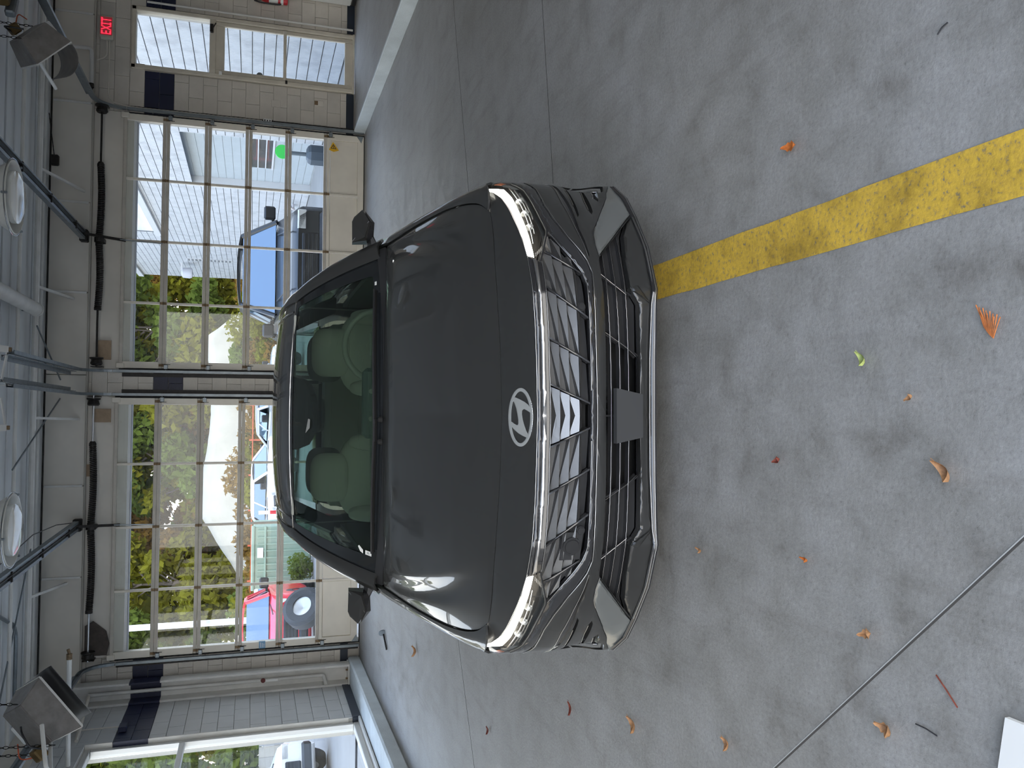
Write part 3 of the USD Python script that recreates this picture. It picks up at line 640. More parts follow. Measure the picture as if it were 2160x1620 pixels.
def chain(a, b, r=.006, link=.05):
    a, b = np.array(a, float), np.array(b, float); n = max(2, int(np.linalg.norm(b-a)/(link*.8))); R = rot_to(b-a); mb = MB()
    for i in range(n):
        c = a+(b-a)*(i+.5)/n; th = np.linspace(0, 2*PI, 9)[:-1]
        q = np.stack([.012*np.cos(th), 0*th, link/2*np.sin(th)], 1)
        if i % 2: q = q[:, [1, 0, 2]]
        mb.add(tube_mesh(c+q@R.T, r*.55, 4, True))
    return mb.mesh()
# infrared heater at the left (trough with its burner box), hung on chains, tilted
def frame_at(c, zax, xax):
    z = np.array(zax, float); z /= np.linalg.norm(z); x = np.array(xax, float); x -= z*(x@z); x /= np.linalg.norm(x); return T4(np.stack([x, np.cross(z, x), z], 1), c)
def radiant_heater(label, M, parts):
    t = thing('radiant_heater', label, 'heater', M[:3, 3])
    def put(n, me, m, **k):
        me = as_tm(me).copy(); me.apply_transform(M); obj(n, me, m, t, **k)
    # local frame: z = the way the burner faces, x = long side, y = short side
    W, H, Dp = .30, .21, .25
    shell = []
    for sx, sy in ((1, 0), (-1, 0), (0, 1), (0, -1)):
        a = np.array([[sx*W*.72 if sx else -W*.72, sy*H*.72 if sy else -H*.72, 0], [sx*W*.72 if sx else W*.72, sy*H*.72 if sy else H*.72, 0], [sx*W if sx else W, sy*H if sy else H, Dp], [sx*W if sx else -W, sy*H if sy else -H, Dp]], float)
        n = np.array([sx, sy, 0])*.006
        shell.append(hull_mesh(np.vstack([a, a+n])))
    put('hood', trimesh.util.concatenate(shell), G['heater'])
    put('back_plate', box_mesh((0, 0, -.006), (W*1.44, H*1.44, .012)), G['heater'])
    put('rim', MB().bar((-W, -H, Dp), (W, -H, Dp), .012, .02).bar((-W, H, Dp), (W, H, Dp), .012, .02).bar((-W, -H, Dp), (-W, H, Dp), .02, .012).bar((W, -H, Dp), (W, H, Dp), .02, .012).mesh(), G['white_steel'])
    put('ceramic_burner', rbox_mesh((.0, 0, .02), (W*1.1, H*.9, .03), .006), pbr('burner_tile_%d' % len(parts), (.10, .09, .085), .6, var=.4, vscale=30))
    put('front_shield', shell_mesh(np.array([[(x, -H*.97*math.cos(q), Dp+.02+.22*math.sin(q)) for x in (-W, W)] for q in np.linspace(.0, PI*.6, 10)]), .004), G['bright_steel'] if 'shield' in parts else G['heater'], smooth=40)
    put('junction_plate', rbox_mesh((-.03, -H*.86-.03, .075), (.20, .06, .14), .008), G['white'])
    put('plate_label', rbox_mesh((-.03, -H*.86-.062, .075), (.13, .003, .09), .001), G['paper'])
    put('stained_plate', rbox_mesh((.06, -H*.95-.008, .205), (.24, .008, .07), .003), pbr('scorched_plate_%d' % len(parts), (.30, .22, .12), .5, var=.5, vscale=20))
    put('gas_valve', MB().rbox((-.24, .02, -.08), (.12, .10, .10), .012).lathe([(0, 0), (.03, 0), (.03, .04), (0, .04)], 14, (-.24, .02, -.13)).mesh(), G['brass'])
    put('valve_tag', rbox_mesh((-.24, -.034, -.08), (.07, .004, .05), .001), G['paper'])
    put('wiring', tube_mesh(round_path([(-.22, .06, -.06), (-.12, .12, -.16), (.02, .10, -.12), (.05, .02, -.05)], .05), .009, 6), G['black'])
    put('ignition_wire', tube_mesh(round_path([(-.25, -.02, -.10), (-.18, -.10, -.18), (-.06, -.10, -.10)], .05), .006, 6), G['orange'])
    return t
ML_ = frame_at((-2.86, 8.62, 3.44), (.40, .75, -.53), (.8, 0, .6))
radiant_heater('gas radiant heater with curved bright shield hung over the left wall window', ML_, ['shield'])
hc = ML_[:3, 3]
for i, (dx, dy) in enumerate(((-.26, -.16), (-.26, .16), (.24, .14))):
    p = (ML_ @ np.array([dx, dy, -.01, 1]))[:3]
    t = thing('heater_chain', f'{("front", "inner", "far")[i]} chain holding the left radiant heater to the ceiling', 'chain', p); obj('links', chain(p, (p[0]+.05, p[1], 4.14)), G['dark_steel'], t)
MR_ = frame_at((3.93, 9.52, 3.80), (-.62, .45, -.55), (.35, -.72, .2))
radiant_heater('grey gas radiant heater hung at the upper right over the walkway', MR_, [])
for i, (dx, dy) in enumerate(((-.26, -.16), (.26, .16))):
    p = (MR_ @ np.array([dx, dy, -.01, 1]))[:3]
    t = thing('heater_chain', f'{("left", "right")[i]} chain holding the grey heater at the upper right', 'chain', p); obj('links', chain(p, (p[0], p[1], 4.14)), G['dark_steel'], t)
tc = thing('transformer_can', 'brown transformer can with silver cap mounted behind the upper right heater', 'transformer', (4.12, 9.05, 3.92))
obj('can', rbox_mesh((4.14, 9.12, 3.93), (.26, .14, .13), .02, Rz(.5)[:3, :3]), G['brass'], tc)
obj('can_cap', rbox_mesh((4.05, 9.2, 3.87), (.27, .08, .09), .015, Rz(.5)[:3, :3]), G['steel'], tc)
obj('wires', MB().tube(round_path([(4.25, 9.05, 3.98), (4.42, 8.95, 3.9), (4.36, 8.85, 4.04)], .05), .012, 6).tube(round_path([(4.22, 9.0, 4.0), (4.30, 8.85, 3.93), (4.45, 8.8, 4.03)], .05), .012, 6).mesh(), G['orange'], tc, smooth=50)
lr = thing('light_tube', 'slim white tube slanting below the grey heater at the upper right', 'tube', (3.75, 9.7, 3.72)); obj('tube', tube_mesh([(3.78, 9.35, 3.77), (3.50, 9.86, 3.60)], .018, 8), G['white'], lr, smooth=40)
# gas line with drip leg beside the left heater, and the one at the right
run('gas_pipe', 'white gas pipe with a capped drip leg beside the left heater', 'pipe', [(-2.95, 9.15, 3.52), (-2.93, 9.62, 3.35), (-3.10, 9.65, 3.34), (-3.30, 9.0, 3.42)], .022, G['white_steel'])
run('gas_pipe', 'white upright pipe with rusty cap in front of the corner fascia', 'pipe', [(-3.80, 10.1, 3.375), (-2.66, 10.1, 3.385)], .024, G['white_steel'])
t = thing('pipe_cap', 'rusty cap on the pipe in front of the corner fascia', 'cap', (-2.62, 10.1, 3.385)); obj('cap', MB().tube([(-2.66, 10.1, 3.385), (-2.60, 10.1, 3.385)], .03, 10).tube([(-2.60, 10.1, 3.385), (-2.55, 10.1, 3.40)], .016, 8).mesh(), G['rust'], t)
run('gas_pipe', 'bent white gas line looping under the left heater valve', 'pipe', [(-2.72, 8.25, 3.25), (-3.02, 8.05, 3.17), (-3.10, 8.15, 3.15), (-3.02, 8.75, 3.28)], .018, G['white_steel'], rad=.04)
run('gas_pipe', 'white pipe elbow coming forward over the right door head to a capped end', 'pipe', [(4.86, 12.05, 4.12), (4.88, 12.05, 3.645), (4.52, 12.05, 3.64), (4.37, 12.05, 3.64)], .026, G['white_steel'])
t = thing('pipe_cap', 'dark cap on the end of the pipe over the right door track', 'cap', (4.34, 12.05, 3.64)); obj('cap', MB().tube([(4.40, 12.05, 3.64), (4.345, 12.05, 3.64)], .034, 10).tube([(4.345, 12.05, 3.64), (4.31, 12.05, 3.64)], .018, 8).mesh(), G['dark_steel'], t)
# joists and service pipes along the ceiling
for lab, y, z, r in (('thick white pipe crossing the whole ceiling near the back wall', 11.25, 4.05, .035), ('slim white pipe crossing the ceiling close to the fascia', 11.62, 4.08, .018),
                     ('dark cable run crossing the ceiling at the fascia joint', 12.1, 4.115, .012), ('grey pipe crossing the ceiling behind the lamps', 10.55, 4.07, .022)):
    run('ceiling_pipe', lab, 'pipe', [(XW+.1, y, z), (9.6, y, z)], r, G['dark_steel'] if 'dark' in lab else G['white_steel'])
for i, x in enumerate((3.0, 1.55, -.05, -2.2)):
    t = thing('ceiling_strut', f'white strut from ceiling pipe to fascia {("over right half of right door", "over left half of right door", "over the centre pier", "over the left door")[i]}', 'strut', (x, 11.7, 4.1))
    obj('strut', MB().bar((x, 11.25, 4.06), (x-.02, 12.19, 3.72 + .1*(i % 2)), .03, .03).mesh(), G['white_steel'], t)
t = thing('ceiling_duct', 'round white duct running forward under the ceiling between the door openers', 'duct', (1.26, 9, 3.98))
obj('duct', tube_mesh([(1.28, 6.5, 3.99), (1.235, 11.0, 3.99)], .078, 20), G['white_steel'], t, smooth=40)
obj('duct_end', MB().lathe([(0, 0), (.085, 0), (.085, .05), (.05, .07), (0, .07)], 20, (1.235, 10.95, 3.99), (0, 1, 0)).mesh(), G['white_steel'], t)
obj('duct_clip', MB().box((1.22, 11.0, 4.06), (.02, .03, .16)).box((1.26, 10.2, 4.08), (.03, .03, .14)).mesh(), G['steel'], t)
for i, (a, b) in enumerate((((1.05, 11.1, 4.0), (.45, 12.18, 3.95)), ((-.62, 10.4, 4.05), (.20, 12.18, 3.95)), ((-3.3, 10.2, 4.1), (-1.5, 11.3, 4.03)))):
    run('tie_rod', ('thin rod from the duct end to the fascia over the pier', 'thin rod from the ceiling to the fascia left of the pier', 'grey conduit crossing under the ceiling to the left corner')[i], 'rod', [a, b], .010, G['steel'])
run('conduit', 'grey conduit with a bend under the ceiling above the left corner', 'conduit', [(-1.95, 9.6, 4.08), (-2.45, 10.9, 4.09), (-3.6, 10.9, 4.09)], .022, G['steel'], rad=.2)
t = thing('cable_box', 'small dark box hanging on a cable over the right door', 'junction box', (3.30, 11.9, 4.02)); obj('box', rbox_mesh((3.30, 11.95, 4.03), (.14, .07, .10), .015), G['dark_steel'], t)
obj('cable', tube_mesh([(3.37, 11.95, 4.04), (3.9, 11.9, 4.10)], .006, 5), G['black'], t)
for i, x in enumerate((.42, .05)):
    t = thing('track_hanger', f'white angle iron hanging a door track just {("right", "left")[i]} of the pier', 'bracket', (x, 8.6, 3.9))
    obj('angle', MB().bar((x+(.18, -.18)[i], 8.75, 3.71), (x+(.20, -.2)[i], 8.3, 4.14), .06, .012).bar((x+(.18, -.18)[i], 8.78, 3.72), (x-(.1, -.1)[i], 8.76, 3.76), .05, .012).mesh(), G['white_steel'], t)
    obj('bolt', rbox_mesh((x+(.18, -.18)[i], 8.77, 3.70), (.04, .03, .03), .004), G['rust'], t)

# ================================================================ SMALL THINGS ON THE FLOOR
G['leaf_brown'] = pbr('dry_leaf_tan', (.42, .22, .10), .7, var=.4, vscale=60)
G['leaf_orange'] = pbr('dry_leaf_orange', (.55, .16, .03), .7, var=.4, vscale=60)
G['leaf_green'] = pbr('fresh_leaf_green', (.40, .46, .14), .6, var=.3, vscale=60)
G['leaf_red'] = pbr('dry_leaf_red', (.22, .05, .03), .7, var=.4, vscale=60)
def leaf(label, x, y, L, W, ang, m, curl=.012, name='fallen_leaf', lobes=0):
    t = thing(name, label, 'leaf', (x, y, 0))
    s = np.linspace(0, 1, 13); w = W/2*np.sin(PI*s**.8)**.8*(1+lobes*.35*np.sin(s*22))
    mid = np.stack([(s-.5)*L, 0*s, .002+curl*(np.abs(s-.5)*2)**2+.003], 1)
    P = np.stack([mid+np.stack([0*s, k*w, np.abs(k)*curl*.8*(1-.3*s)+0*s], 1) for k in (-1, -.5, 0, .5, 1)], 1)
    me = grid_mesh(P); me.apply_transform(Rz(ang)); me.apply_translation([x, y, 0]); obj('blade', me, m, t, smooth=60)
    st = tube_mesh([(L*.48, 0, .004+curl), (L*.62, W*.06, .006+curl)], .0012, 4); st.apply_transform(Rz(ang)); st.apply_translation([x, y, 0]); obj('stem', st, m, t)
leaf('orange brown dry leaf on the concrete to the right of the yellow stripe', .804, 2.08, .065, .028, 1.45, G['leaf_orange'], lobes=.6)
leaf('small pale green folded leaf on the floor in front of the car', .151, 1.785, .044, .020, .5, G['leaf_green'], .016)
leaf('tiny reddish leaf scrap beyond the green leaf', .047, 1.625, .024, .014, 2.2, G['leaf_brown'])
leaf('dark red leaf lying just ahead of the front lip', -.132, 2.157, .032, .020, 2.0, G['leaf_red'])
leaf('tan curled leaf with a long stalk in the foreground', -.124, 1.52, .064, .024, .75, G['leaf_brown'], .02)
leaf('crumpled tan leaf beside the straight floor joint', -.558, 1.78, .042, .024, 1.9, G['leaf_brown'], .016, lobes=.8)
leaf('crumpled tan leaf past the floor joint at the lower left', -.777, 1.717, .050, .030, 1.2, G['leaf_brown'], .018, lobes=.8)
leaf('rusty brown leaf scrap at the edge of the sunlit patch', -1.086, 2.45, .045, .022, .6, G['leaf_brown'], .016, lobes=.5)
leaf('brown leaf on the sunlit patch left of the car', -1.273, 3.16, .075, .034, .8, G['leaf_brown'], .018, lobes=.5)
leaf('dark leaf scrap on the floor left of the bumper corner', -1.445, 3.87, .065, .022, .3, G['leaf_red'])
leaf('red leaf bit on the floor beside the left front wheel', -2.086, 5.36, .05, .04, .3, G['leaf_red'])
leaf('amber leaf bit in front of the left end of the grille', -.41, 2.03, .028, .012, 1.2, G['leaf_orange'])
leaf('small brown leaf bit near the left end of the front lip', -.475, 2.62, .03, .012, 1.0, G['leaf_brown'])
leaf('small curled leaf on the floor beyond the loose bolt', -2.25, 7.9, .10, .05, .4, G['leaf_brown'], .03)
cl = thing('conifer_sprig', 'dry orange conifer sprig on the floor ahead of the car', 'twig', (.208, 1.397, 0))
mb = MB()
for k in range(11):
    a = 1.2+(k-5)*.09; b0 = np.array([.208-.02+.003*k, 1.40+(k-5)*.004, .003])
    mb.tube([b0+[-.022*math.cos(a-1.4), -.02*math.sin(a-1.4)-.0, 0], b0+[.004, .0, .004], b0+[.026+.004*math.sin(k*2.1), .010*(k-5)/5, .004+.002*(k % 3)]], .0015, 4)
obj('needles', mb, G['leaf_orange'], cl, kind='stuff')
for lab, a, b in (('thin brown twig on the floor right of the joint at the lower left', (-.60, 1.565), (-.655, 1.505)), ('short dark twig at the lower left beside the tan leaf', (-.735, 1.63), (-.74, 1.565)), ('short dark twig at the far right of the foreground', (.90, 1.53), (.915, 1.50))):
    t = thing('twig', lab, 'twig', (*a, 0)); obj('stick', tube_mesh([(*a, .003), ((a[0]+b[0])/2+.003, (a[1]+b[1])/2, .004), (*b, .003)], .0018, 5), G['ink'] if 'dark' in lab else G['leaf_red'], t)
bo = thing('loose_bolt', 'long dark bolt with a round head lying on the floor by the left curb', 'bolt', (-2.6, 9.7, 0))
obj('shank', tube_mesh([(-2.585, 9.86, .016), (-2.70, 9.64, .014)], .011, 8), G['dark_steel'], bo, smooth=40)
obj('head', lathe_mesh([(0, 0), (.042, 0), (.042, .012), (0, .02)], 16, (-2.575, 9.88, .03), (.45, .88, .12)), G['steel'], bo)
wp = thing('white_board', 'corner of a white board lying on the floor at the lower left edge', 'board', (-.75, 1.33, 0))
obj('board', prism_mesh(Polygon([(-.742, 1.392), (-.63, 1.372), (-.63, 1.12), (-.95, 1.12), (-.95, 1.36)]), .012, T4(t=(0, 0, .001))), G['paper'], wp)
G['stain'] = pbr('old_oil_stain', (.16, .145, .13), .45, var=.35, vscale=14)

# ================================================================ OUTSIDE
G['asphalt'] = pbr('yard_asphalt', (.25, .245, .235), .85, bump=.3, bscale=30, var=.15, vscale=.6)
G['wallwhite'] = mat('white_scored_block', {
    'g': ('geometry', {}), 'mp': ('mapping', {'scale': (1, 1, .0)}), 'w': ('wave_texture', {'wave_type': 'bands', 'bands_direction': 'y', 'scale': 5.2, 'distortion': .4, 'detail': 2.0}),
    'n': ('noise_texture', {'scale': 3.0, 'detail': 5.0}), 'r': ('rgb_ramp', {'ramp': [(.3, (.36, .37, .385)), (.55, (.46, .475, .49))]}),
    'b': ('bump', {'strength': .5, 'distance': .012}), 'p': ('principled_bsdf', {'roughness': .6})},
    [('g.position', 'w.vector'), ('g.position', 'n.vector'), ('n.fac', 'r.fac'), ('r.color', 'p.base_color'), ('w.fac', 'b.height'), ('b.normal', 'p.normal')], 'p.BSDF')
G['wallblue'] = pbr('pale_blue_infill', (.36, .40, .42), .55, var=.06)
G['mortar_w'] = pbr('grey_wall_joint', (.16, .17, .18), .8)
G['eave'] = pbr('white_eave', (.50, .51, .52), .5)
yard = thing('yard_ground', 'pale asphalt yard outside the garage doors', 'ground', (0, 30, 0), kind='structure')
obj('surface', box_mesh((0, 52, -.06), (120, 79, .08)), G['asphalt'], yard)
obj('surface', box_mesh((-34, 4.5, -.06), (60, 16.5, .08)), G['asphalt'], yard)
obj('surface', box_mesh((0, -24, -.06), (120, 40, .08)), G['asphalt'], yard)
# white block building alongside
nb = thing('neighbour_building', 'long white block building with recessed bay seen through the right door', 'building', (6.6, 28, 0))
MX = np.array([[0, 0, -1, 6.6], [1, 0, 0, 0], [0, 1, 0, 0], [0, 0, 0, 1.0]])       # y, z, proud toward -x
rec = Polygon([(20.5, -.1), (20.5, 3.42), (25.1, 3.42), (25.1, -.1)])
low = sbox(13.6, -.05, 32.4, 4.78).difference(rec)
def flat(poly, d0, d1):
    me = prism_mesh(poly, d1-d0, MX@T4(t=(0, 0, d0)))
    if me.volume < 0: me.invert()
    return me
obj('wall_core', flat(low, -.6, -.012), G['mortar_w'], nb)
obj('tall_core', flat(sbox(32.4, -.05, 42.2, 6.5), -.6, -.012), G['mortar_w'], nb)
def courses(poly, Ht, y0, y1):
    k = 0; z = 0.0
    while z < Ht-.02:
        c = sbox(y0, z+.008, y1, min(z+.203, Ht)-.008).intersection(poly)
        for g in getattr(c, 'geoms', [c]):
            if g.is_empty: continue
            b = g.bounds; L = b[2]-b[0]; n = max(1, int(round(L/6.2)))
            for i in range(n): 
                s = sbox(b[0]+L*i/n+.003, b[1], b[0]+L*(i+1)/n-.003, b[3]); obj('block_course', flat(s, -.012, .012), G['wallwhite'], nb)
        z += .203
courses(low, 4.78, 13.6, 32.4); courses(sbox(32.4, 0, 42.2, 6.5), 6.5, 32.4, 42.2)
obj('recess_infill', box_mesh((6.86, 22.8, 1.66), (.04, 4.6, 3.5)), G['wallblue'], nb)
for i in range(16): obj('infill_board', box_mesh((6.835, 22.8, .11+.212*i), (.014, 4.56, .198)), G['wallblue'], nb)
for y in (20.5, 25.1): obj('recess_jamb', box_mesh((6.73, y, 1.66), (.28, .03, 3.5)), G['eave'], nb)
obj('recess_lintel', box_mesh((6.73, 22.8, 3.42), (.28, 4.6, .03)), G['eave'], nb)
obj('recess_trim', flat(Polygon([(25.1, -.05), (25.1, 3.42), (25.24, 3.42), (25.24, -.05)]), .0, .03), G['eave'], nb)
wn = obj('bay_window', MB().box((6.82, 22.3, 1.68), (.04, 2.9, .05)).box((6.82, 22.3, 1.10), (.04, 2.9, .05)).box((6.82, 22.3, 1.28), (.03, 2.8, .03)).box((6.82, 22.3, 1.48), (.03, 2.8, .03)).mesh(), G['eave'], nb)
G['dark_glass'] = pbr('reflecting_dark_glass', (.05, .055, .06), .04, spec=.9)
for z, h in ((1.19, .15), (1.38, .16), (1.58, .16)): obj('bay_pane', box_mesh((6.825, 22.3, z), (.012, 2.78, h)), G['dark_glass'], wn)
obj('eave_board', box_mesh((6.56, 23, 4.83), (.14, 18.8, .10)), G['eave'], nb)
obj('eave_board', box_mesh((6.56, 37.3, 6.56), (.14, 9.9, .12)), G['eave'], nb)
obj('roof', box_mesh((10, 23, 4.92), (7.0, 19, .12)), G['eave'], nb); obj('roof', box_mesh((10, 37.3, 6.66), (7.0, 10, .12)), G['eave'], nb)
obj('end_wall', box_mesh((9.9, 42.1, 3.2), (6.5, .1, 6.5)), G['wallwhite'], nb); obj('front_end_wall', box_mesh((9.9, 13.6, 2.4), (6.5, .1, 4.8)), G['wallwhite'], nb)
obj('step_wall', box_mesh((9.9, 32.4, 5.6), (6.5, .1, 1.7)), G['wallwhite'], nb)
lv = obj('louvre', box_mesh((6.575, 37.4, 3.37), (.02, .42, 1.86)), G['eave'], nb)
for i in range(12): obj('louvre_slot', box_mesh((6.556, 37.4, 2.55+.15*i), (.02, .36, .075)), G['mortar_w'], lv)
wlamp = thing('wall_lantern', 'white hooded wall lantern on the far end of the white building', 'lamp', (6.3, 38.4, 4.3))
obj('arm', MB().bar((6.6, 38.4, 4.55), (6.25, 38.4, 4.55), .08, .08).mesh(), G['eave'], wlamp)
obj('shade', lathe_mesh([(.07, .34), (.22, .28), (.24, 0), (.20, -.10), (0, -.13)], 20, (6.15, 38.4, 4.22)), pbr('lantern_shade', (.45, .46, .50), .5), wlamp, smooth=40)
hb = thing('hose_bib', 'small pale hose bib and bracket at the foot of the white wall', 'tap', (6.55, 26.6, .4))
obj('bracket', MB().tube(round_path([(6.59, 26.3, .55), (6.45, 26.3, .55), (6.43, 26.6, .35), (6.55, 26.9, .52)], .08), .03, 8).tube([(6.59, 26.6, .4), (6.40, 26.6, .4)], .03, 8).mesh(), pbr('pale_pipe', (.5, .46, .46), .5), hb, smooth=40)
pl = thing('post_stand', 'dark drum stand with a thin post and green disc beside the white wall', 'stand', (6.05, 19.6, 0))
obj('drum', lathe_mesh([(0, 0), (.24, 0), (.24, .34), (.20, .40), (.12, .44), (0, .45)], 8, (6.05, 19.6, -.02)), pbr('drum_grey', (.06, .075, .09), .5), pl)
obj('post', tube_mesh([(6.05, 19.6, .4), (6.05, 19.6, .86)], .045, 10), pbr('post_grey', (.10, .12, .13), .5), pl)
obj('disc', lathe_mesh([(0, -.02), (.16, -.02), (.16, .02), (0, .02)], 20, (6.05, 19.57, .96), (0, 1, 0)), pbr('green_disc', (.06, .62, .10), .5), pl)

# ---- vehicles (loft of cross sections, each with its own panes and wheels)
def wheel_parts(t, c, r, w, rim, tyre):
    x, y, z = c
    obj('tyre', lathe_mesh([(r*.62, -w/2), (r*.9, -w/2), (r, -w*.36), (r, w*.36), (r*.9, w/2), (r*.62, w/2)], 28, c, (1, 0, 0)), tyre, t, smooth=30)
    mb = MB().lathe([(0, -w*.2), (r*.64, -w*.46), (r*.64, w*.46), (0, w*.2)], 20, c, (1, 0, 0))
    for k in range(5): 
        a = k*2*PI/5; mb.bar((x-w*.3, y, z), (x-w*.3, y+r*.58*math.cos(a), z+r*.58*math.sin(a)), .05, .03); mb.bar((x+w*.3, y, z), (x+w*.3, y+r*.58*math.cos(a), z+r*.58*math.sin(a)), .05, .03)
    obj('rim', mb, rim, t)
G['tyre'] = pbr('tyre_rubber', (.035, .036, .038), .75, bump=.4, bscale=60); G['rim'] = pbr('wheel_alloy', (.45, .46, .47), .35, .9)
G['skyglass'] = mat('vehicle_glass', {'d': ('diffuse_bsdf', {'color': (.02, .035, .06)}), 'g': ('glossy_bsdf', {'roughness': .02, 'color': (.75, .88, 1)}), 'f': ('fresnel', {'IOR': 2.6}), 'm': ('mix_closure', {})}, [('f.fac', 'm.fac'), ('d.BSDF', 'm.closure1'), ('g.BSDF', 'm.closure2')], 'm.closure')
G['lampglass'] = pbr('vehicle_lamp', (.7, .7, .68), .1, coat=1.0)
def vehicle(name, label, loc, rot, paint, L=4.6, Wd=1.8, H=1.6, hood=1.0, cowl=1.2, roof0=1.8, roof1=3.6, belt=1.02, rear=4.3, r=.34, pickup=False, group=None, trim=None):
    """front at local y = 0, length along +y."""
    t = thing(name, label, 'car', loc, rot, group); trim = trim or G['black']; w = Wd/2
    P = lambda n, me, m, par=t, **k: obj(n, me, m, par, local=True, **k)
    def loft(secs):
        ring = [np.array([(-a, y, z0), (-b, y, z0+.12), (-b, y, z1-.16), (-c, y, z1-.02), (-c*.6, y, z1), (c*.6, y, z1), (c, y, z1-.02), (b, y, z1-.16), (b, y, z0+.12), (a, y, z0), (-a, y, z0)]) for y, a, b, c, z0, z1 in secs]
        g = grid_mesh(np.array(ring)); caps = [hull_mesh(np.vstack([ring[0], ring[0]+[0, .01, 0]])), hull_mesh(np.vstack([ring[-1], ring[-1]-[0, .01, 0]]))]
        return trimesh.util.concatenate([g]+caps)
    body = [(0, w*.80, w*.86, w*.76, .32, hood*.86), (.10, w*.88, w*.95, w*.84, .27, hood*.95), (.45, w*.92, w, w*.86, .25, hood), (cowl, w*.94, w, w*.9, .25, belt), (roof1, w*.94, w, w*.9, .25, belt+.02), (rear, w*.92, w*.98, w*.86, .28, belt+.02), (L, w*.84, w*.90, w*.78, .36, belt-.06)]
    P('body', loft(body), paint, smooth=35)
    hw, rw = w*.86, w*.66
    P('roof', shell_mesh(np.array([[(x*rw, y, H-.05*abs(x)**2.5-.02*(y-(roof0+roof1)/2)**2) for x in np.linspace(-1, 1, 9)] for y in np.linspace(roof0, roof1, 8)]), .04), paint, smooth=40)
    wsh = [(-hw, cowl, belt+.02), (hw, cowl, belt+.02), (rw*.97, roof0, H-.07), (-rw*.97, roof0, H-.07)]
    def quad(q, th=.015): q = np.array(q, float); n = np.cross(q[1]-q[0], q[3]-q[0]); n /= np.linalg.norm(n); return hull_mesh(np.vstack([q, q-n*th]))
    P('windscreen', quad(wsh), G['skyglass'])
    re0 = roof1; P('rear_window', quad([(-rw*.97, roof1, H-.07), (rw*.97, roof1, H-.07), (hw, roof1+(.12 if pickup else .55), belt+.02), (-hw, roof1+(.12 if pickup else .55), belt+.02)]), G['skyglass'])
    for s in (-1, 1):
        ym = (roof0+roof1)/2+.1
        P('side_window', quad([(s*w*.93, cowl+.45, belt+.03), (s*w*.93, ym-.05, belt+.03), (s*rw*1.01, ym-.08, H-.11), (s*rw*1.01, roof0+.1, H-.11)]), G['skyglass'])
        P('side_window', quad([(s*w*.93, ym+.03, belt+.03), (s*w*.93, roof1-.02, belt+.03), (s*rw*1.01, roof1-.12, H-.11), (s*rw*1.01, ym+.0, H-.11)]), G['skyglass'])
        P('pillar', MB().tube([(s*hw*1.03, cowl, belt), (s*rw*.99, roof0, H-.06)], .045, 8).tube([(s*rw*1.0, roof0, H-.06), (s*rw*1.0, roof1, H-.08)], .04, 8).tube([(s*rw, roof1, H-.08), (s*hw*1.03, roof1+(.1 if pickup else .5), belt)], .045, 8).tube([(s*w*.94, ym, belt), (s*rw*1.01, ym-.04, H-.08)], .03, 6).mesh(), paint)
        mir = P('mirror', rbox_mesh((s*(w+.13), cowl+.42, belt+.12), (.24, .12, .20), .03), trim); P('mirror_arm', box_mesh((s*(w+.0), cowl+.45, belt+.06), (.12, .05, .05)), trim, mir)
        P('headlight', rbox_mesh((s*w*.70, .035, hood*.80), (w*.36, .07, .15), .02), G['lampglass'])
        for y in (.85, L-.95): 
            c = LOC[str(t.GetPath())]*0 + np.array([s*(w-.10), y, r]); 
            P('tyre', lathe_mesh([(r*.62, -.11), (r*.9, -.11), (r, -.08), (r, .08), (r*.9, .11), (r*.62, .11)], 26, c, (1, 0, 0)), G['tyre'], smooth=30)
            P('rim', lathe_mesh([(0, -.05), (r*.4, -.07), (r*.64, -.10), (r*.64, .10), (r*.4, .07), (0, .05)], 20, c, (1, 0, 0)), G['rim'])
    P('grille', rbox_mesh((0, -.005, hood*.66), (w*.95, .05, hood*.28), .02), G['black'])
    for k in range(4): P('grille_bar', rbox_mesh((0, -.035, hood*(.56+.065*k)), (w*.9, .02, .022), .004), trim)
    P('bumper', rbox_mesh((0, -.02, .44), (w*1.7, .14, .18), .04), trim)
    P('hood_line', MB().tube([(-w*.5, .06, hood+.0), (-w*.62, cowl*.9, belt-.01)], .012, 6).tube([(w*.5, .06, hood+.0), (w*.62, cowl*.9, belt-.01)], .012, 6).mesh(), trim)
    return t
G['car_black'] = pbr('black_car_paint', (.008, .009, .010), .35, coat=.25); G['car_white'] = pbr('white_car_paint', (.80, .80, .80), .35, coat=.8); G['car_red'] = pbr('red_car_paint', (.62, .015, .035), .35, coat=.8); G['car_silver'] = pbr('silver_car_paint', (.45, .46, .47), .35, .6, coat=.8)
G['car_blue'] = pbr('blue_car_paint', (.10, .25, .5), .35, coat=.8)
vehicle('black_truck', 'black pickup truck with a big windscreen parked outside the right door', (2.52, 13.75, 0), -.03, G['car_black'], L=5.4, Wd=1.86, H=1.80, hood=1.0, cowl=1.30, roof0=1.72, roof1=3.2, belt=1.16, rear=5.2, r=.38, pickup=True)
vehicle('white_van', 'white car with blue glass parked far out beyond the right door edge', (-.55, 29.5, 0), .9, G['car_white'], L=4.6, H=1.52)
vehicle('white_hatchback', 'white hatchback behind the red and white post seen in the left door', (-2.9, 29.0, 0), 1.25, G['car_white'], L=4.3, H=1.36)
vehicle('silver_car', 'silver car with its hood up half hidden right of the centre pier', (1.55, 27.0, 0), .5, G['car_silver'], L=4.5, H=1.40)
vehicle('red_truck', 'red off road truck with big tyres parked outside the left door', (-4.55, 18.0, 0), .12, G['car_red'], L=4.2, Wd=1.62, H=1.66, hood=1.06, cowl=1.25, roof0=1.55, roof1=2.7, belt=1.10, rear=4.0, r=.40, pickup=True)
ax_ = thing('spare_wheel', 'big grey off road tyre lying against the front of the red truck', 'tyre', (-3.95, 17.6, .42))
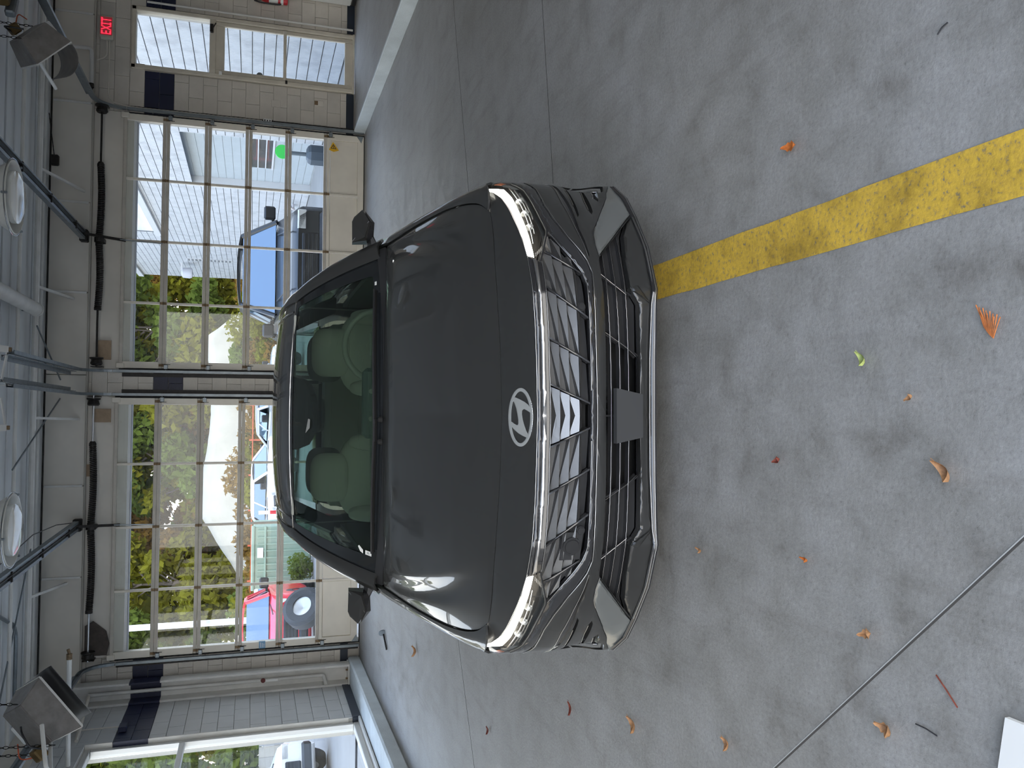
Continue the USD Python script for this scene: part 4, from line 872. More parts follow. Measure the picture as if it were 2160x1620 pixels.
obj('tyre', lathe_mesh([(.20, -.13), (.34, -.14), (.42, -.10), (.42, .10), (.34, .14), (.20, .13)], 32, (-3.95, 17.55, .46), (.55, -.65, .42)), G['tyre'], ax_, smooth=30)
obj('rim', lathe_mesh([(0, -.05), (.2, -.09), (.215, .09), (0, .03)], 24, (-3.95, 17.55, .46), (.55, -.65, .42)), G['rim'], ax_)
vehicle('white_pickup', 'white pickup parked outside the left wall window', (-6.9, 16.2, 0), .85, G['car_white'], L=5.2, Wd=1.9, H=1.80, hood=1.05, cowl=1.25, roof0=1.7, roof1=3.0, belt=1.15, rear=5.0, r=.38, pickup=True)
vehicle('blue_car', 'dusty blue car beyond the white pickup outside the left window', (-11.5, 23.0, 0), .8, G['car_blue'], L=4.4, H=1.45)

# pale green container with a label and a bush before it
gc = thing('green_container', 'pale green ribbed container outside the left door', 'container', (-3.75, 23.0, 0))
G['green'] = pbr('pale_green_paint', (.26, .35, .26), .5, var=.08)
obj('body', rbox_mesh((-3.76, 23.6, .72), (1.62, 1.5, 1.46), .02), G['green'], gc)
for i in range(9): obj('rib', rbox_mesh((-4.46+.176*i, 22.84, .70), (.05, .04, 1.30), .01), G['green'], gc)
obj('top_rim', rbox_mesh((-3.76, 22.86, 1.46), (1.70, .09, .09), .02), G['green'], gc); obj('mid_rim', rbox_mesh((-3.76, 22.83, 1.15), (1.66, .05, .05), .01), G['green'], gc)
obj('label_plate', box_mesh((-3.62, 22.81, 1.28), (.26, .01, .15)), G['paper'], gc)
G['leaf1'] = mat('autumn_leaf_gold', {'a': ('object_info', {}), 'g': ('geometry', {}), 'r': ('rgb_ramp', {'ramp': [(0, (.20, .19, .02)), (.35, (.44, .35, .035)), (.7, (.58, .41, .05)), (1, (.52, .24, .03))]}), 'd': ('diffuse_bsdf', {}), 't': ('translucent_bsdf', {}), 'm': ('mix_closure', {'fac': .4})},
    [('g.random_per_island', 'r.fac'), ('r.color', 'd.color'), ('r.color', 't.color'), ('d.BSDF', 'm.closure1'), ('t.BSDF', 'm.closure2')], 'm.closure')
G['leaf2'] = mat('autumn_leaf_green', {'g': ('geometry', {}), 'r': ('rgb_ramp', {'ramp': [(0, (.12, .16, .03)), (.5, (.27, .29, .05)), (1, (.48, .40, .06))]}), 'd': ('diffuse_bsdf', {}), 't': ('translucent_bsdf', {}), 'm': ('mix_closure', {'fac': .4})},
    [('g.random_per_island', 'r.fac'), ('r.color', 'd.color'), ('r.color', 't.color'), ('d.BSDF', 'm.closure1'), ('t.BSDF', 'm.closure2')], 'm.closure')
G['leaf3'] = mat('autumn_leaf_russet', {'g': ('geometry', {}), 'r': ('rgb_ramp', {'ramp': [(0, (.24, .14, .03)), (.5, (.50, .27, .05)), (1, (.55, .40, .09))]}), 'd': ('diffuse_bsdf', {}), 't': ('translucent_bsdf', {}), 'm': ('mix_closure', {'fac': .4})},
    [('g.random_per_island', 'r.fac'), ('r.color', 'd.color'), ('r.color', 't.color'), ('d.BSDF', 'm.closure1'), ('t.BSDF', 'm.closure2')], 'm.closure')
G['bark'] = pbr('grey_bark', (.16, .13, .11), .85, bump=.5, bscale=12)
def leaf_cloud(blobs, n, size, seed):
    r = np.random.default_rng(seed); V, F = [], []
    wts = np.array([b[3]**3 for b in blobs]); wts /= wts.sum(); idx = r.choice(len(blobs), n, p=wts)
    B = np.array(blobs)[idx]; d = r.standard_normal((n, 3)); d /= np.linalg.norm(d, axis=1, keepdims=True)
    rad = B[:, 3]*(.55+.5*r.random(n)); c = B[:, :3]+d*rad[:, None]*np.array([1, 1, .8])
    s = size*(.6+.8*r.random(n)); a = r.standard_normal((n, 3)); a /= np.linalg.norm(a, axis=1, keepdims=True)
    b = np.cross(a, r.standard_normal((n, 3))); b /= np.linalg.norm(b, axis=1, keepdims=True)
    q = np.stack([c-a*s[:, None], c+b*s[:, None]*.55, c+a*s[:, None], c-b*s[:, None]*.55], 1).reshape(-1, 3)
    k = np.arange(n)*4; f = np.vstack([np.stack([k, k+1, k+2], 1), np.stack([k, k+2, k+3], 1)])
    return trimesh.Trimesh(q, f, process=False)
def make_tree(label, loc, seed, leafm, h=13.0, n=10000, size=.23, group=None):
    r = np.random.default_rng(seed); t = thing('autumn_tree', label, 'tree', loc, group=group)
    P = lambda nme, me, m, **k: obj(nme, me, m, t, local=True, **k)
    trunk = [(0, 0, -.1), (.1*r.standard_normal(), .1, h*.25), (.25*r.standard_normal(), .2*r.standard_normal(), h*.5), (.3*r.standard_normal(), .3*r.standard_normal(), h*.85)]
    P('trunk', tube_mesh(round_path(trunk, .8), np.linspace(.20, .05, len(round_path(trunk, .8))), 9), G['bark'], smooth=50)
    blobs = []; mb = MB()
    for i in range(26):
        z = h*(.20+.76*(i/25)); rr = 2.6*math.sin(PI*min(1, .22+.78*(i/25)))**.7+.4; a = r.random()*2*PI; q = rr*(.25+.75*r.random())
        c = (q*math.cos(a), q*math.sin(a), z+.4*r.standard_normal()); blobs.append((*c, .75+.7*r.random()))
        mb.tube([(0, 0, max(.3, z-1.2)), (c[0]*.5, c[1]*.5, z-.5), c], np.array([.06, .04, .015]), 5)
    P('branches', mb, G['bark'])
    P('foliage', leaf_cloud(blobs, n, size, seed+1), leafm)
    return t.GetPrim()
TREE = [make_tree('tall golden autumn tree left of centre in the left door', (-4.2, 51, 0), 11, G['leaf1']),
        make_tree('tall green and yellow tree beside the far end of the white building', (4.6, 50, 0), 12, G['leaf2']),
        make_tree('russet tinged autumn tree at the middle of the doors', (-.3, 53, 0), 13, G['leaf3'])]
spots = [(-9.0, 48, 0, 1.2, 'golden autumn tree behind the red truck'), (-13.6, 46, 1, .4, 'green and yellow tree beyond the left door post'), (2.2, 50, 0, 2.2, 'golden autumn tree just right of the pier'), (-6.9, 52, 2, .7, 'russet autumn tree behind the pale bank'),
         (-11.2, 52, 0, 3.1, 'tall golden tree in the second row at left'), (-2.4, 50, 1, 2.9, 'greenish tree in front of the bank left of the pier'), (6.5, 53, 0, 4.4, 'golden tree above the far white building end'), (-16.5, 49, 0, 5.2, 'golden tree at the far left seen in the side window'),
         (-20, 44, 2, 1.0, 'russet tree seen through the left wall window'), (-15, 36, 1, 3.9, 'green tree nearest the left wall window'), (1.0, 57, 1, 1.5, 'green tree in the last row at centre'), (-8.5, 57, 1, 4.8, 'green tree in the last row at left'), (-3.5, 58, 0, 5.5, 'golden tree in the last row behind the bank'), (10, 58, 2, 2.5, 'russet tree behind the tall white building'), (-25, 40, 0, 2.2, 'golden tree at the far side of the yard')]
for x, y, k, a, lab in spots: dup(TREE[k], (x, y, 0), a, lab, scale=1.0+.12*math.sin(x))
# pale cut bank with shrubs
bx = np.linspace(-10, 5.5, 60); rows_ = []
for i, f in enumerate(np.linspace(0, 1, 10)):
    nz = meshkit.fbm(np.stack([bx*.45, 0*bx+f*2, 0*bx], 1), 4, 3)
    top = np.interp(bx, [-10, -7.5, -5.2, -2.5, -.5, 1.5, 4, 5.5], [1.2, 2.4, 3.7, 3.75, 3.5, 3.5, 3.7, 1.8])
    rows_.append(np.stack([bx, 43.5+1.6*f+.8*nz, -.1+f*(top+.5*nz)], 1))
bk = thing('pale_bank', 'pale sandy cut bank between the trees outside the doors', 'bank', (-2, 44, 0))
G['bank'] = pbr('pale_sandstone', (.44, .40, .32), .8, bump=.5, bscale=3, var=.12, vscale=1.0)
rows_.append(rows_[-1]+[0, 6, .3]); obj('face', grid_mesh(np.array(rows_)), G['bank'], bk, smooth=50)
def shrub(label, loc, seed, m, w=1.2, h=1.2, n=900, size=.11, name='shrub'):
    r = np.random.default_rng(seed); t = thing(name, label, 'shrub', loc); P = lambda nme, me, mm, **k: obj(nme, me, mm, t, local=True, **k)
    blobs = [(w*.5*r.standard_normal()*.6, w*.3*r.standard_normal(), h*(.25+.6*r.random()), .28*min(w, h)+.15*r.random()) for _ in range(8)]
    mb = MB()
    for b in blobs: mb.tube([(0, 0, 0), (b[0]*.5, b[1]*.5, b[2]*.6), b[:3]], np.array([.025, .018, .008]), 4)
    P('stems', mb, G['bark']); P('leaves', leaf_cloud(blobs, n, size, seed+5), m)
shrub('small dark green bush in front of the pale green container', (-4.05, 22.2, 0), 31, G['leaf2'], .6, .55, 900, .05)
words = ('russet', 'yellow', 'rusty', 'olive', 'golden', 'tawny')
k = 0
for row, (yy, hh) in enumerate(((40.5, 1.9), (42.2, 2.5))):
    for xx in np.arange(-11, 6.5, 2.1):
        w_ = words[k % 6]; xj = xx+.5*math.sin(k*2.3)+row*.9
        where = 'far left of the left door' if xj < -8.6 else 'behind the green container' if xj < -5.6 else 'left of the pale bank' if xj < -3.4 else 'under the pale bank' if xj < -1 else 'straight beyond the pier' if xj < 1.2 else 'beyond the black truck' if xj < 3.6 else 'by the far white building'
        shrub(f'{w_} {("low", "tall")[row]} scrub {where}, {("first", "second", "third")[k % 3]} clump', (xj, yy, 0), 60+k, G[('leaf3', 'leaf1', 'leaf3', 'leaf2', 'leaf1', 'leaf3')[k % 6]], 2.6, hh*(.85+.3*abs(math.sin(k*1.7))), 1700, .13)
        k += 1
shrub('green scrub seen low through the left wall window', (-14, 27, 0), 97, G['leaf2'], 3.5, 2.0, 1500, .14)
fp = thing('light_pole', 'white light pole standing outside the left door', 'pole', (-5.75, 24.5, 0))
obj('shaft', tube_mesh([(-5.75, 24.5, -.02), (-5.75, 24.5, 9)], np.array([.095, .075]), 12), G['eave'], fp, smooth=40); obj('base', lathe_mesh([(0, 0), (.2, 0), (.2, .12), (.1, .2), (0, .2)], 14, (-5.75, 24.5, -.02)), G['eave'], fp)
gp = thing('barrier_post', 'short red and white post before the white hatchback', 'post', (-3.1, 27.5, 0))
obj('post', tube_mesh([(-3.1, 27.5, 0), (-3.1, 27.5, .95)], .06, 10), G['red'], gp); obj('white_band', tube_mesh([(-3.1, 27.5, .95), (-3.1, 27.5, 1.3)], .06, 10), G['white'], gp)
of = thing('orange_fence', 'thin orange rail fence in front of the trees', 'fence', (-3, 39, 0))
for z in (1.0, 1.5): obj('rail', MB().bar((-9, 39, z), (2, 39, z), .05, .05).mesh(), G['orange'], of)
for x in np.linspace(-9, 2, 8): obj('post', box_mesh((x, 39.05, .8), (.07, .07, 1.7)), G['orange'], of)
bf = thing('board_fence', 'low pale grey board fence outside the left wall window', 'fence', (-16, 34, 0))
for i in range(3): G['fence%d' % i] = pbr('fence_board_%d' % i, (.30+.03*i, .31+.02*i, .32), .7)
for i in range(30): obj('board', box_mesh((-24+.42*i, 34+.02*(i % 2), .55), (.40, .03, 1.1)), G['fence%d' % (i % 3)], bf)
# outer canopy edge that shows behind the top panes
so = thing('door_soffit', 'grey outer lintel edge showing through the top panes of the doors', 'lintel', (.4, 12.6, 3.15), kind='structure')
obj('edge', rbox_mesh((.45, 12.56, 3.32), (8.4, .06, .42), .01), pbr('outer_lintel_grey', (.36, .37, .40), .6), so)

# ================================================================ THE CAR (car space: x to the right of the picture, y back from the nose, z up)
CARY = 2.56
car = thing('sedan', 'dark grey sedan with lit headlamps parked facing out of the garage', 'car', (0, CARY, 0))
K = lambda n, me, m, par=None, **k: obj(n, me, m, par or car, local=True, **k)
G['body'] = mat('graphite_car_paint', {'g': ('geometry', {}), 'v': ('voronoi_texture', {'scale': 900.0}), 'r': ('rgb_ramp', {'ramp': [(0, (.030, .030, .029)), (1, (.022, .022, .0215))]}),
    'p': ('principled_bsdf', {'metallic': .55, 'roughness': .38, 'coat_weight': 1.0, 'coat_roughness': .015, 'coat_ior': 1.5})}, [('g.position', 'v.vector'), ('v.distance', 'r.fac'), ('r.color', 'p.base_color')], 'p.BSDF')
G['gloss'] = pbr('piano_black', (.010, .010, .011), .12, coat=1.0)
G['matte'] = pbr('black_trim_plastic', (.014, .014, .015), .42)
G['flap'] = pbr('dark_grille_plastic', (.022, .022, .023), .38)
G['void'] = pbr('grille_interior', (.004, .004, .004), .8)
G['satin'] = pbr('satin_grille_facet', (.26, .255, .25), .30, .9)
G['trim'] = pbr('satin_chrome_strip', (.42, .41, .40), .25, 1.0)
G['edge'] = pbr('polished_edge', (.55, .54, .53), .18, 1.0)
G['chrome'] = pbr('emblem_chrome', (.72, .73, .72), .22, .85)
G['skid'] = pbr('silver_bumper_garnish', (.22, .23, .225), .28, .75, coat=.8)
G['drl'] = pbr('daytime_running_lamp', (1, 1, 1), .3, emit=(1.0, .97, .88), estr=9.0)
G['lens_clear'] = pane_mat('headlamp_lens', (.90, .90, .89), .04)
G['amber'] = pbr('amber_marker', (.65, .16, .04), .25, coat=.6)
G['shield'] = None
G['interior'] = pbr('grey_seat_cloth', (.36, .37, .34), .75, bump=.2, bscale=300)
G['interior_d'] = pbr('dark_seat_backs', (.10, .105, .10), .7)
G['dash'] = pbr('grey_dash_plastic', (.26, .27, .25), .6)
G['frit'] = pbr('windscreen_black_border', (.006, .007, .008), .06)
facing_glass = pane_mat
G['shield'] = facing_glass('green_tinted_windscreen', (.66, .73, .67), .035)
G['tint'] = facing_glass('side_window_glass', (.66, .76, .74), .04)
# --- the nose as a height field y = F(x, z)
prof = PC([.08, .17, .20, .26, .33, .40, .45, .55, .63, .667, .707, .745, .79, .85], [.12, .085, .06, .035, .025, .010, .005, .012, .03, .10, .20, .33, .52, .9])
plan = PC([0, .2, .4, .55, .65, .75, .82, .87, .905, .92, .94], [0, .008, .035, .085, .135, .215, .295, .37, .46, .52, .62])
lowp = PC([0, .25, .43, .52, .61, .74, .82, .88, .94], [.09, .087, .083, .11, .145, .225, .275, .335, .46])
def FY(x, z):
    x = np.clip(np.abs(x), 0, .94); z = np.clip(z, .08, .85); w = np.clip((.32-z)/.14, 0, 1); w = w*w*(3-2*w)
    return (1-w)*(prof(z)+plan(x)) + w*(lowp(x)+np.maximum(0, .17-z)*.4)
def on_nose(off): return lambda p, d: np.stack([p[:, 0], FY(p[:, 0], p[:, 1])+off+d, p[:, 1]], 1)
def sym(half):
    """Polygon from a half outline listed from the centre line out and back to it."""
    h = [(max(0.0, x), z) for x, z in half]
    return unary_union([Polygon(h).buffer(0), Polygon([(-x, z) for x, z in h]).buffer(0), ]).buffer(.0008).buffer(-.0008)
def both(half): return [Polygon(half).buffer(0), Polygon([(-x, z) for x, z in half]).buffer(0)]
def nose(n, poly, m, off=0.0, th=.012, step=.016, bev=.0, par=None, **k):
    return K(n, warp_panel(poly, on_nose(off), th, step, bev), m, par, smooth=32, **k)
def nose_line(n, pts, m, r=.003, off=-.002, par=None, mirror=False, close=False):
    P = np.array(pts, float); s = np.r_[0, np.cumsum(np.linalg.norm(np.diff(P, axis=0), axis=1))]; u = np.linspace(0, s[-1], max(8, int(s[-1]/.012)))
    q = np.stack([np.interp(u, s, P[:, 0]), np.interp(u, s, P[:, 1])], 1)
    me = tube_mesh(np.stack([q[:, 0], FY(q[:, 0], q[:, 1])+off, q[:, 1]], 1), r, 6)
    if mirror: me = trimesh.util.concatenate([me, mirrored(me)])
    return K(n, me, m, par, smooth=60)
GAP = [(0, .704), (.209, .706), (.405, .708), (.549, .706), (.758, .694), (.861, .683)]
NOSE = [(0, .629), (.084, .631), (.302, .632), (.416, .633), (.548, .637)]
DRL_UP = [(.549, .634), (.632, .641), (.696, .647), (.756, .651), (.805, .656), (.846, .667), (.888, .693)]
DRL_LO = [(.543, .614), (.612, .619), (.683, .627), (.739, .632), (.796, .635), (.846, .643), (.885, .678)]
HL_LO = [(.526, .595), (.645, .552), (.702, .562), (.751, .568), (.838, .574), (.880, .60), (.902, .66)]
GR_TOP = [(0, .588), (.084, .589), (.302, .590), (.451, .590), (.526, .592)]
GR_BOT = [(.641, .553), (.589, .521), (.531, .480), (.492, .456), (.451, .443), (.421, .443), (.283, .445), (.084, .447), (0, .448)]
FR_OUT = [(0, .425), (.084, .426), (.284, .425), (.422, .420), (.492, .416), (.539, .430), (.572, .449), (.627, .486), (.694, .517), (.757, .533), (.849, .530), (.893, .545), (.906, .57)]
GV_TOP = [(.545, .421), (.600, .431), (.676, .450), (.778, .461), (.859, .452), (.908, .444)]
GV_BOT = [(.908, .425), (.850, .432), (.770, .431), (.664, .432), (.616, .421), (.564, .414)]
SILV = [(.560, .376), (.600, .384), (.647, .380), (.678, .364), (.779, .290), (.829, .255), (.856, .245), (.905, .212), (.88, .204), (.818, .200), (.750, .193)]
REC = [(.862, .40), (.864, .30), (.861, .258), (.868, .246), (.897, .232), (.906, .25), (.910, .32), (.910, .40)]
SLITS = [[(.714, .421), (.728, .411), (.750, .408), (.836, .399), (.860, .398), (.860, .408), (.836, .410), (.770, .419)],
         [(.738, .352), (.753, .341), (.785, .334), (.860, .322), (.860, .336), (.801, .356), (.757, .360)],
         [(.812, .290), (.833, .279), (.857, .272), (.866, .270), (.866, .290), (.831, .301)]]
LGO = [(0, .390), (.297, .384), (.545, .379), (.556, .375), (.740, .195), (.711, .214), (.655, .246), (.560, .262), (.452, .263), (.436, .257), (.396, .230), (.209, .229), (0, .229)]
LIP = [(0, .192), (.2, .192), (.398, .186), (.452, .177), (.596, .181), (.738, .192)]
grille_p = sym(GR_TOP + GR_BOT); lower_p = sym(LGO)
lamps_p = both(DRL_UP + HL_LO[::-1])
top_p = sym(GAP + [(.890, .694)] + DRL_UP[::-1] + NOSE[::-1])
frame_p = sym([(0, .588)] + GR_TOP + [(.641, .553), (.645, .552)] + HL_LO[2:] + [(.907, .60), (.906, .57)] + FR_OUT[::-1]).difference(grille_p)
# main bumper skin: everything between frame line and lip, with its openings cut out
bump_p = sym([(0, .424)] + FR_OUT + [(.911, .55), (.912, .40), (.908, .25), (.895, .215), (.84, .20), (.738, .19), (.596, .181), (.45, .178), (.398, .186), (0, .192)])
holes = [lower_p] + both(GV_TOP + GV_BOT) + both(SILV) + both(REC)
for s in SLITS: holes += both(s)
bump_p = bump_p.difference(unary_union(holes))
K('bumper', trimesh.util.concatenate([warp_panel(bump_p, on_nose(0), .03, .016, .003)]), G['body'], smooth=32)
nose('nose_panel', top_p.buffer(-.0015), G['body'], 0, .02, .014, .002)
nose('grille_surround', frame_p, G['gloss'], -.001, .03, .016, .003)
nose('bumper_core', sym([(0, .70), (.75, .68), (.89, .66), (.905, .45), (.89, .24), (.7, .20), (0, .20)]), G['void'], .10, .02, .03)
for half in both(GV_TOP + GV_BOT): nose('bumper_groove', half, G['gloss'], .014, .02)
for half in both(SILV): nose('corner_garnish', half.buffer(-.002), G['skid'], -.006, .03, .014, .008)
for half in both(REC): nose('air_curtain', half, G['gloss'], .055, .02)
for s in SLITS:
    for half in both(s): nose('slit_backing', half.buffer(.004), G['void'], .035, .01)
for s in SLITS:
    for sg in (-1, 1): nose_line('slit_edge', [(sg*x, z) for x, z in (s[-4:] if len(s) > 6 else s[-3:])], G['edge'], .0016, .0)
nose_line('surround_edge', FR_OUT[:-1], G['edge'], .0022, -.002, None, True)
nose_line('groove_edge', GV_TOP, G['edge'], .0016, -.001, None, True)
nose_line('garnish_edge', SILV[:4], G['edge'], .0016, -.004, None, True)
# black band, satin chrome strip under the nose
BAND = [(0, .615), (.084, .616), (.302, .618), (.416, .617), (.537, .622)]; STRIP = [(0, .602), (.084, .602), (.302, .604), (.416, .606), (.530, .609)]
nose('nose_band', sym(NOSE + BAND[::-1]), G['gloss'], .002, .03, .006, .002)
nose('chrome_strip', sym(BAND + STRIP[::-1]), G['trim'], -.006, .03, .006, .002)
nose_line('nose_edge', NOSE, G['edge'], .0022, -.001, None, True)
nose('grille_top_gap', sym(STRIP + GR_TOP[::-1]), G['gloss'], .006, .03, .007)
nose_line('grille_edge', GR_TOP, G['edge'], .0014, .0, None, True)
nose_line('grille_edge', GR_BOT[:-1][::-1] + [(.641, .553)], G['edge'], .0016, -.001, None, True)
# --- main grille: recessed back, slanting ribs, four rows of satin wedges
nose('grille_back', grille_p.buffer(-.001), G['void'], .050, .01, .02)
ROWS = [.584, .554, .521, .487, .450]
DIAG = [(.103, .041), (.258, .180), (.433, .334), (.572, .484)]     # x at z .583 and .451
def dx(k, z): a, b = DIAG[k]; return b+(a-b)*(z-.451)/.132
inner_g = grille_p.buffer(-.003)
def facet(pts, ys, m=None, back=.045):
    """Flat wedge: front polygon pts (x, z) with depth ys on top of the nose surface."""
    P3 = np.array([[x, y, z] for (x, z), y in zip(pts, ys)], float)
    A = np.c_[P3[:3, 0], P3[:3, 2], np.ones(3)]; co = np.linalg.solve(A, P3[:3, 1])
    g = Polygon(pts).intersection(inner_g)
    for q in getattr(g, 'geoms', [g]):
        if q.is_empty or q.geom_type != 'Polygon' or q.area < 4e-5: continue
        cx_, cz_ = q.centroid.x, q.centroid.y
        fn = lambda p, d: np.stack([p[:, 0], FY(p[:, 0], 0*p[:, 0]+cz_) + p[:, 0]*co[0]+p[:, 1]*co[1]+co[2] + d, p[:, 1]], 1)
        me = warp_panel(q, fn, back, .05)
        K('grille_facet', me, m or G['satin'])
for sg in (-1, 1):
    S_ = lambda pts: [(sg*x, z) for x, z in pts]
    for r in range(4):
        zt, zb = ROWS[r]-.002, ROWS[r+1]+.001
        h = .5 if r < 3 else 1
        # centre chevron half
        if r < 3:
            zm = zt+(zb-zt)*.55
            facet(S_([(dx(0, zt)-.006, zt), (dx(0, zb)-.006, zb), (0, zb), (0, zm)]), [.022, .004, .0, .012])
            facet(S_([(dx(0, zt)-.008, zt), (0, zm), (0, zt)]), [.024, .040, .040], G['flap'])
        else: facet(S_([(dx(0, zt)-.006, zt), (dx(0, zt)-.02, zt-.012), (0, zt-.009), (0, zt)]), [.008, .020, .020, .004], G['flap'])
        for k in range(4):
            inn = lambda z: dx(k, z)+.005
            out = (lambda z: dx(k+1, z)-.005) if k < 3 else (lambda z: dx(3, z)+.10)
            if r < 3:
                facet(S_([(out(zt), zt), (out(zb), zb), (inn(zb), zb)]), [.026, .004, .001])
                facet(S_([(out(zt), zt), (inn(zb), zb), (inn(zt), zt)]), [.030, .030, .036], G['flap'], .02)
            else:
                facet(S_([(inn(zt), zt), (out(zt), zt), (out(zt)-.01, zt-.013)]), [.003, .001, .018])
                facet(S_([(inn(zt), zt), (out(zt)-.01, zt-.014), (out(zb), zb), (inn(zb), zb)]), [.012, .030, .032, .022], G['flap'], .02)
for sg in (-1, 1):
    for k in range(4):
        for q in [LineString([(sg*dx(k, .60), .60), (sg*dx(k, .43), .43)]).buffer(.0030).intersection(inner_g)]:
            nose('grille_rib', q, G['gloss'], .001, .05, .02, .001)
# sensors in the grille
for x, z, r in ((-.386, .471, .016), (.369, .470, .016), (-.440, .497, .034)):
    y = float(FY(x, z)); nrm = (plan(abs(x)+.01)-plan(abs(x)-.01))/.02*np.sign(x)
    if r > .02: K('sensor_plate', hull_mesh([(x+a*.048, float(FY(x+a*.048, z))+.006+dd, z+b*.036) for a in (-1, 1) for b in (-1, 1) for dd in (0, .02)]), G['flap'])
    K('parking_sensor' if r < .02 else 'radar_cover', lathe_mesh([(0, -.006), (r*.7, -.006), (r*.75, -.003), (r*.95, -.003), (r, .012), (0, .02)], 24, (x, y+.006, z), (-nrm, 1, 0)), G['matte'], smooth=30)
# --- lower grille: bars, slanted dividers, closed outer flaps, condenser behind, plate bracket
nose('lower_grille_back', lower_p.buffer(.004), G['void'], .13, .01, .03)
nose('condenser', sym([(0, .388), (.31, .384), (.29, .362), (0, .366)]), pbr('condenser_fins', (.42, .33, .25), .4, .7, bump=.6, bscale=160), .095, .02, .03)
nose_line('condenser_tube', [(0, .379), (.30, .376)], G['trim'], .0045, .088, None, True); nose_line('condenser_tube', [(0, .369), (.29, .366)], G['trim'], .004, .088, None, True)
for half in both([(.31, .383), (.548, .377), (.735, .197), (.655, .244), (.452, .261), (.395, .232), (.205, .232)]): nose('lower_grille_flap', half.intersection(lower_p.buffer(-.002)), G['flap'], .045, .012, .02)
nose('lower_duct', sym([(0, .352), (.30, .350), (.26, .325), (0, .326)]), G['gloss'], .10, .02, .03)
for i, z in enumerate((.357, .320, .281)):
    ln = LineString([(-.75, z-.012), (-.42, z-.003), (0, z), (.42, z-.003), (.75, z-.012)]).buffer(.0032).intersection(lower_p)
    nose('lower_grille_bar', ln, G['matte'], .020, .03, .02, .001)
    q = [(x, z-.012*(abs(x)/.75)**2+.003) for x in np.linspace(-.72, .72, 50) if lower_p.buffer(-.004).contains(Point(x, z-.012*(abs(x)/.75)**2))]
    nose_line('bar_highlight', q, G['edge'], .0012, .019)
for a, b in (((.290, .381), (.205, .232)), ((.497, .372), (.428, .276))):
    for sg in (-1, 1):
        nose('lower_grille_rib', LineString([(sg*a[0], a[1]+.02), (sg*b[0], b[1]-.02)]).buffer(.003).intersection(lower_p), G['matte'], .022, .03, .02)
        nose_line('rib_highlight', [(sg*a[0], a[1]), (sg*b[0], b[1])], G['edge'], .0012, .021)
for x in (-.004,): nose('centre_rib', LineString([(0, .40), (0, .22)]).buffer(.003).intersection(lower_p), G['matte'], .022, .03, .02)
K('plate_bracket', hull_mesh([(sx*a, y, z) for sx in (-1, 1) for a, y, z in ((.093, -.012, .362), (.093, .006, .366), (.073, -.020, .269), (.073, .0, .267))]), pbr('plate_bracket_plastic', (.026, .027, .029), .5))
# --- lip under the lower grille: dark centre shelf, body coloured corners with a bright edge
lip_c = sym([(0, .228), (.209, .228), (.396, .229), (.436, .257), (.452, .262), (.398, .186), (0, .192)])
nose('lip_centre', lip_c, G['gloss'], .012, .03, .016, .006)
for half in both([(.455, .262), (.560, .261), (.655, .245), (.711, .213), (.738, .192), (.596, .182), (.452, .178), (.400, .186)]): nose('lip_corner', half, G['matte'], .012, .03, .016, .008)
for half in both([(.440, .258), (.452, .262), (.462, .235), (.404, .190), (.398, .19)]): nose('lip_fin', half, G['body'], -.008, .03, .012, .006)
nose_line('lip_edge', LIP, G['trim'], .0035, -.006, None, True)
lo = [(0, .090, .168), (.2, .088, .168), (.40, .084, .167), (.45, .082, .164), (.61, .145, .166), (.74, .225, .177), (.82, .272, .192), (.88, .34, .212)]
L3 = np.array([(-x, y, z) for x, y, z in lo[::-1]] + lo[1:], float)
K('lip_spoiler', grid_mesh(np.stack([L3+[0, -.004, .020], L3+[0, -.012, .010], L3+[0, -.010, 0], L3+[0, .03, -.004], L3+[0, .25, .02]])), G['gloss'], smooth=40)
K('lip_highlight', tube_mesh(L3+[0, -.013, .009], .0022, 6), G['edge'], smooth=60)
# --- headlamps
for sg in (-1, 1):
    f = lambda pts: Polygon([(sg*x, z) for x, z in pts]).buffer(0)
    hl = K('headlamp', warp_panel(f(DRL_UP + HL_LO[::-1]), on_nose(.060), .02, .02), pbr('headlamp_housing_%s' % ('left' if sg < 0 else 'right'), (.045, .042, .040), .25, .5), smooth=32)
    nose('running_lamp', f([(x, z-.0015) for x, z in DRL_UP] + [(x, z) for x, z in DRL_LO[::-1]]), G['drl'], .006, .006, .014, 0, hl)
    nose('lamp_lens', f(DRL_UP + HL_LO[::-1]).buffer(-.002), G['lens_clear'], -.002, .003, .016, 0, hl)
    nose_line('lamp_bezel', [(sg*x, z) for x, z in [(.53, .596), (.645, .556), (.702, .566), (.751, .572), (.838, .578), (.878, .602)]], G['matte'], .004, .002, hl)
    nose_line('lamp_bezel', [(sg*x, z+.004) for x, z in DRL_UP[:-1]], G['edge'], .0012, -.002, hl)
    for z0, x0, x1 in ((.600, .60, .86), (.588, .64, .85), (.578, .70, .83)):
        nose_line('lamp_reflector', [(sg*x, z0+.012*((x-.6)/.26)**2) for x in np.linspace(x0, x1, 10)], G['bright_steel'], .0032, .035, hl)
    for i in range(3):
        x = sg*(.67+.06*i); z = .598; y = float(FY(x, z))
        K('projector', lathe_mesh([(0, -.012), (.010, -.010), (.013, 0), (.013, .02)], 14, (x, y+.04, z), (0, 1, 0)), G['chrome'], hl, smooth=40)
    for i in range(5):
        x = sg*(.553+.006*i); z = .607-.006*i; y = float(FY(x, z)); K('lamp_facet', rbox_mesh((x, y+.012, z), (.014, .012, .003), .0008), G['edge'], hl)
    nose('marker', f([(.872, .640), (.890, .650), (.893, .632), (.878, .622)]), G['amber'], .004, .006, .01, 0, hl)
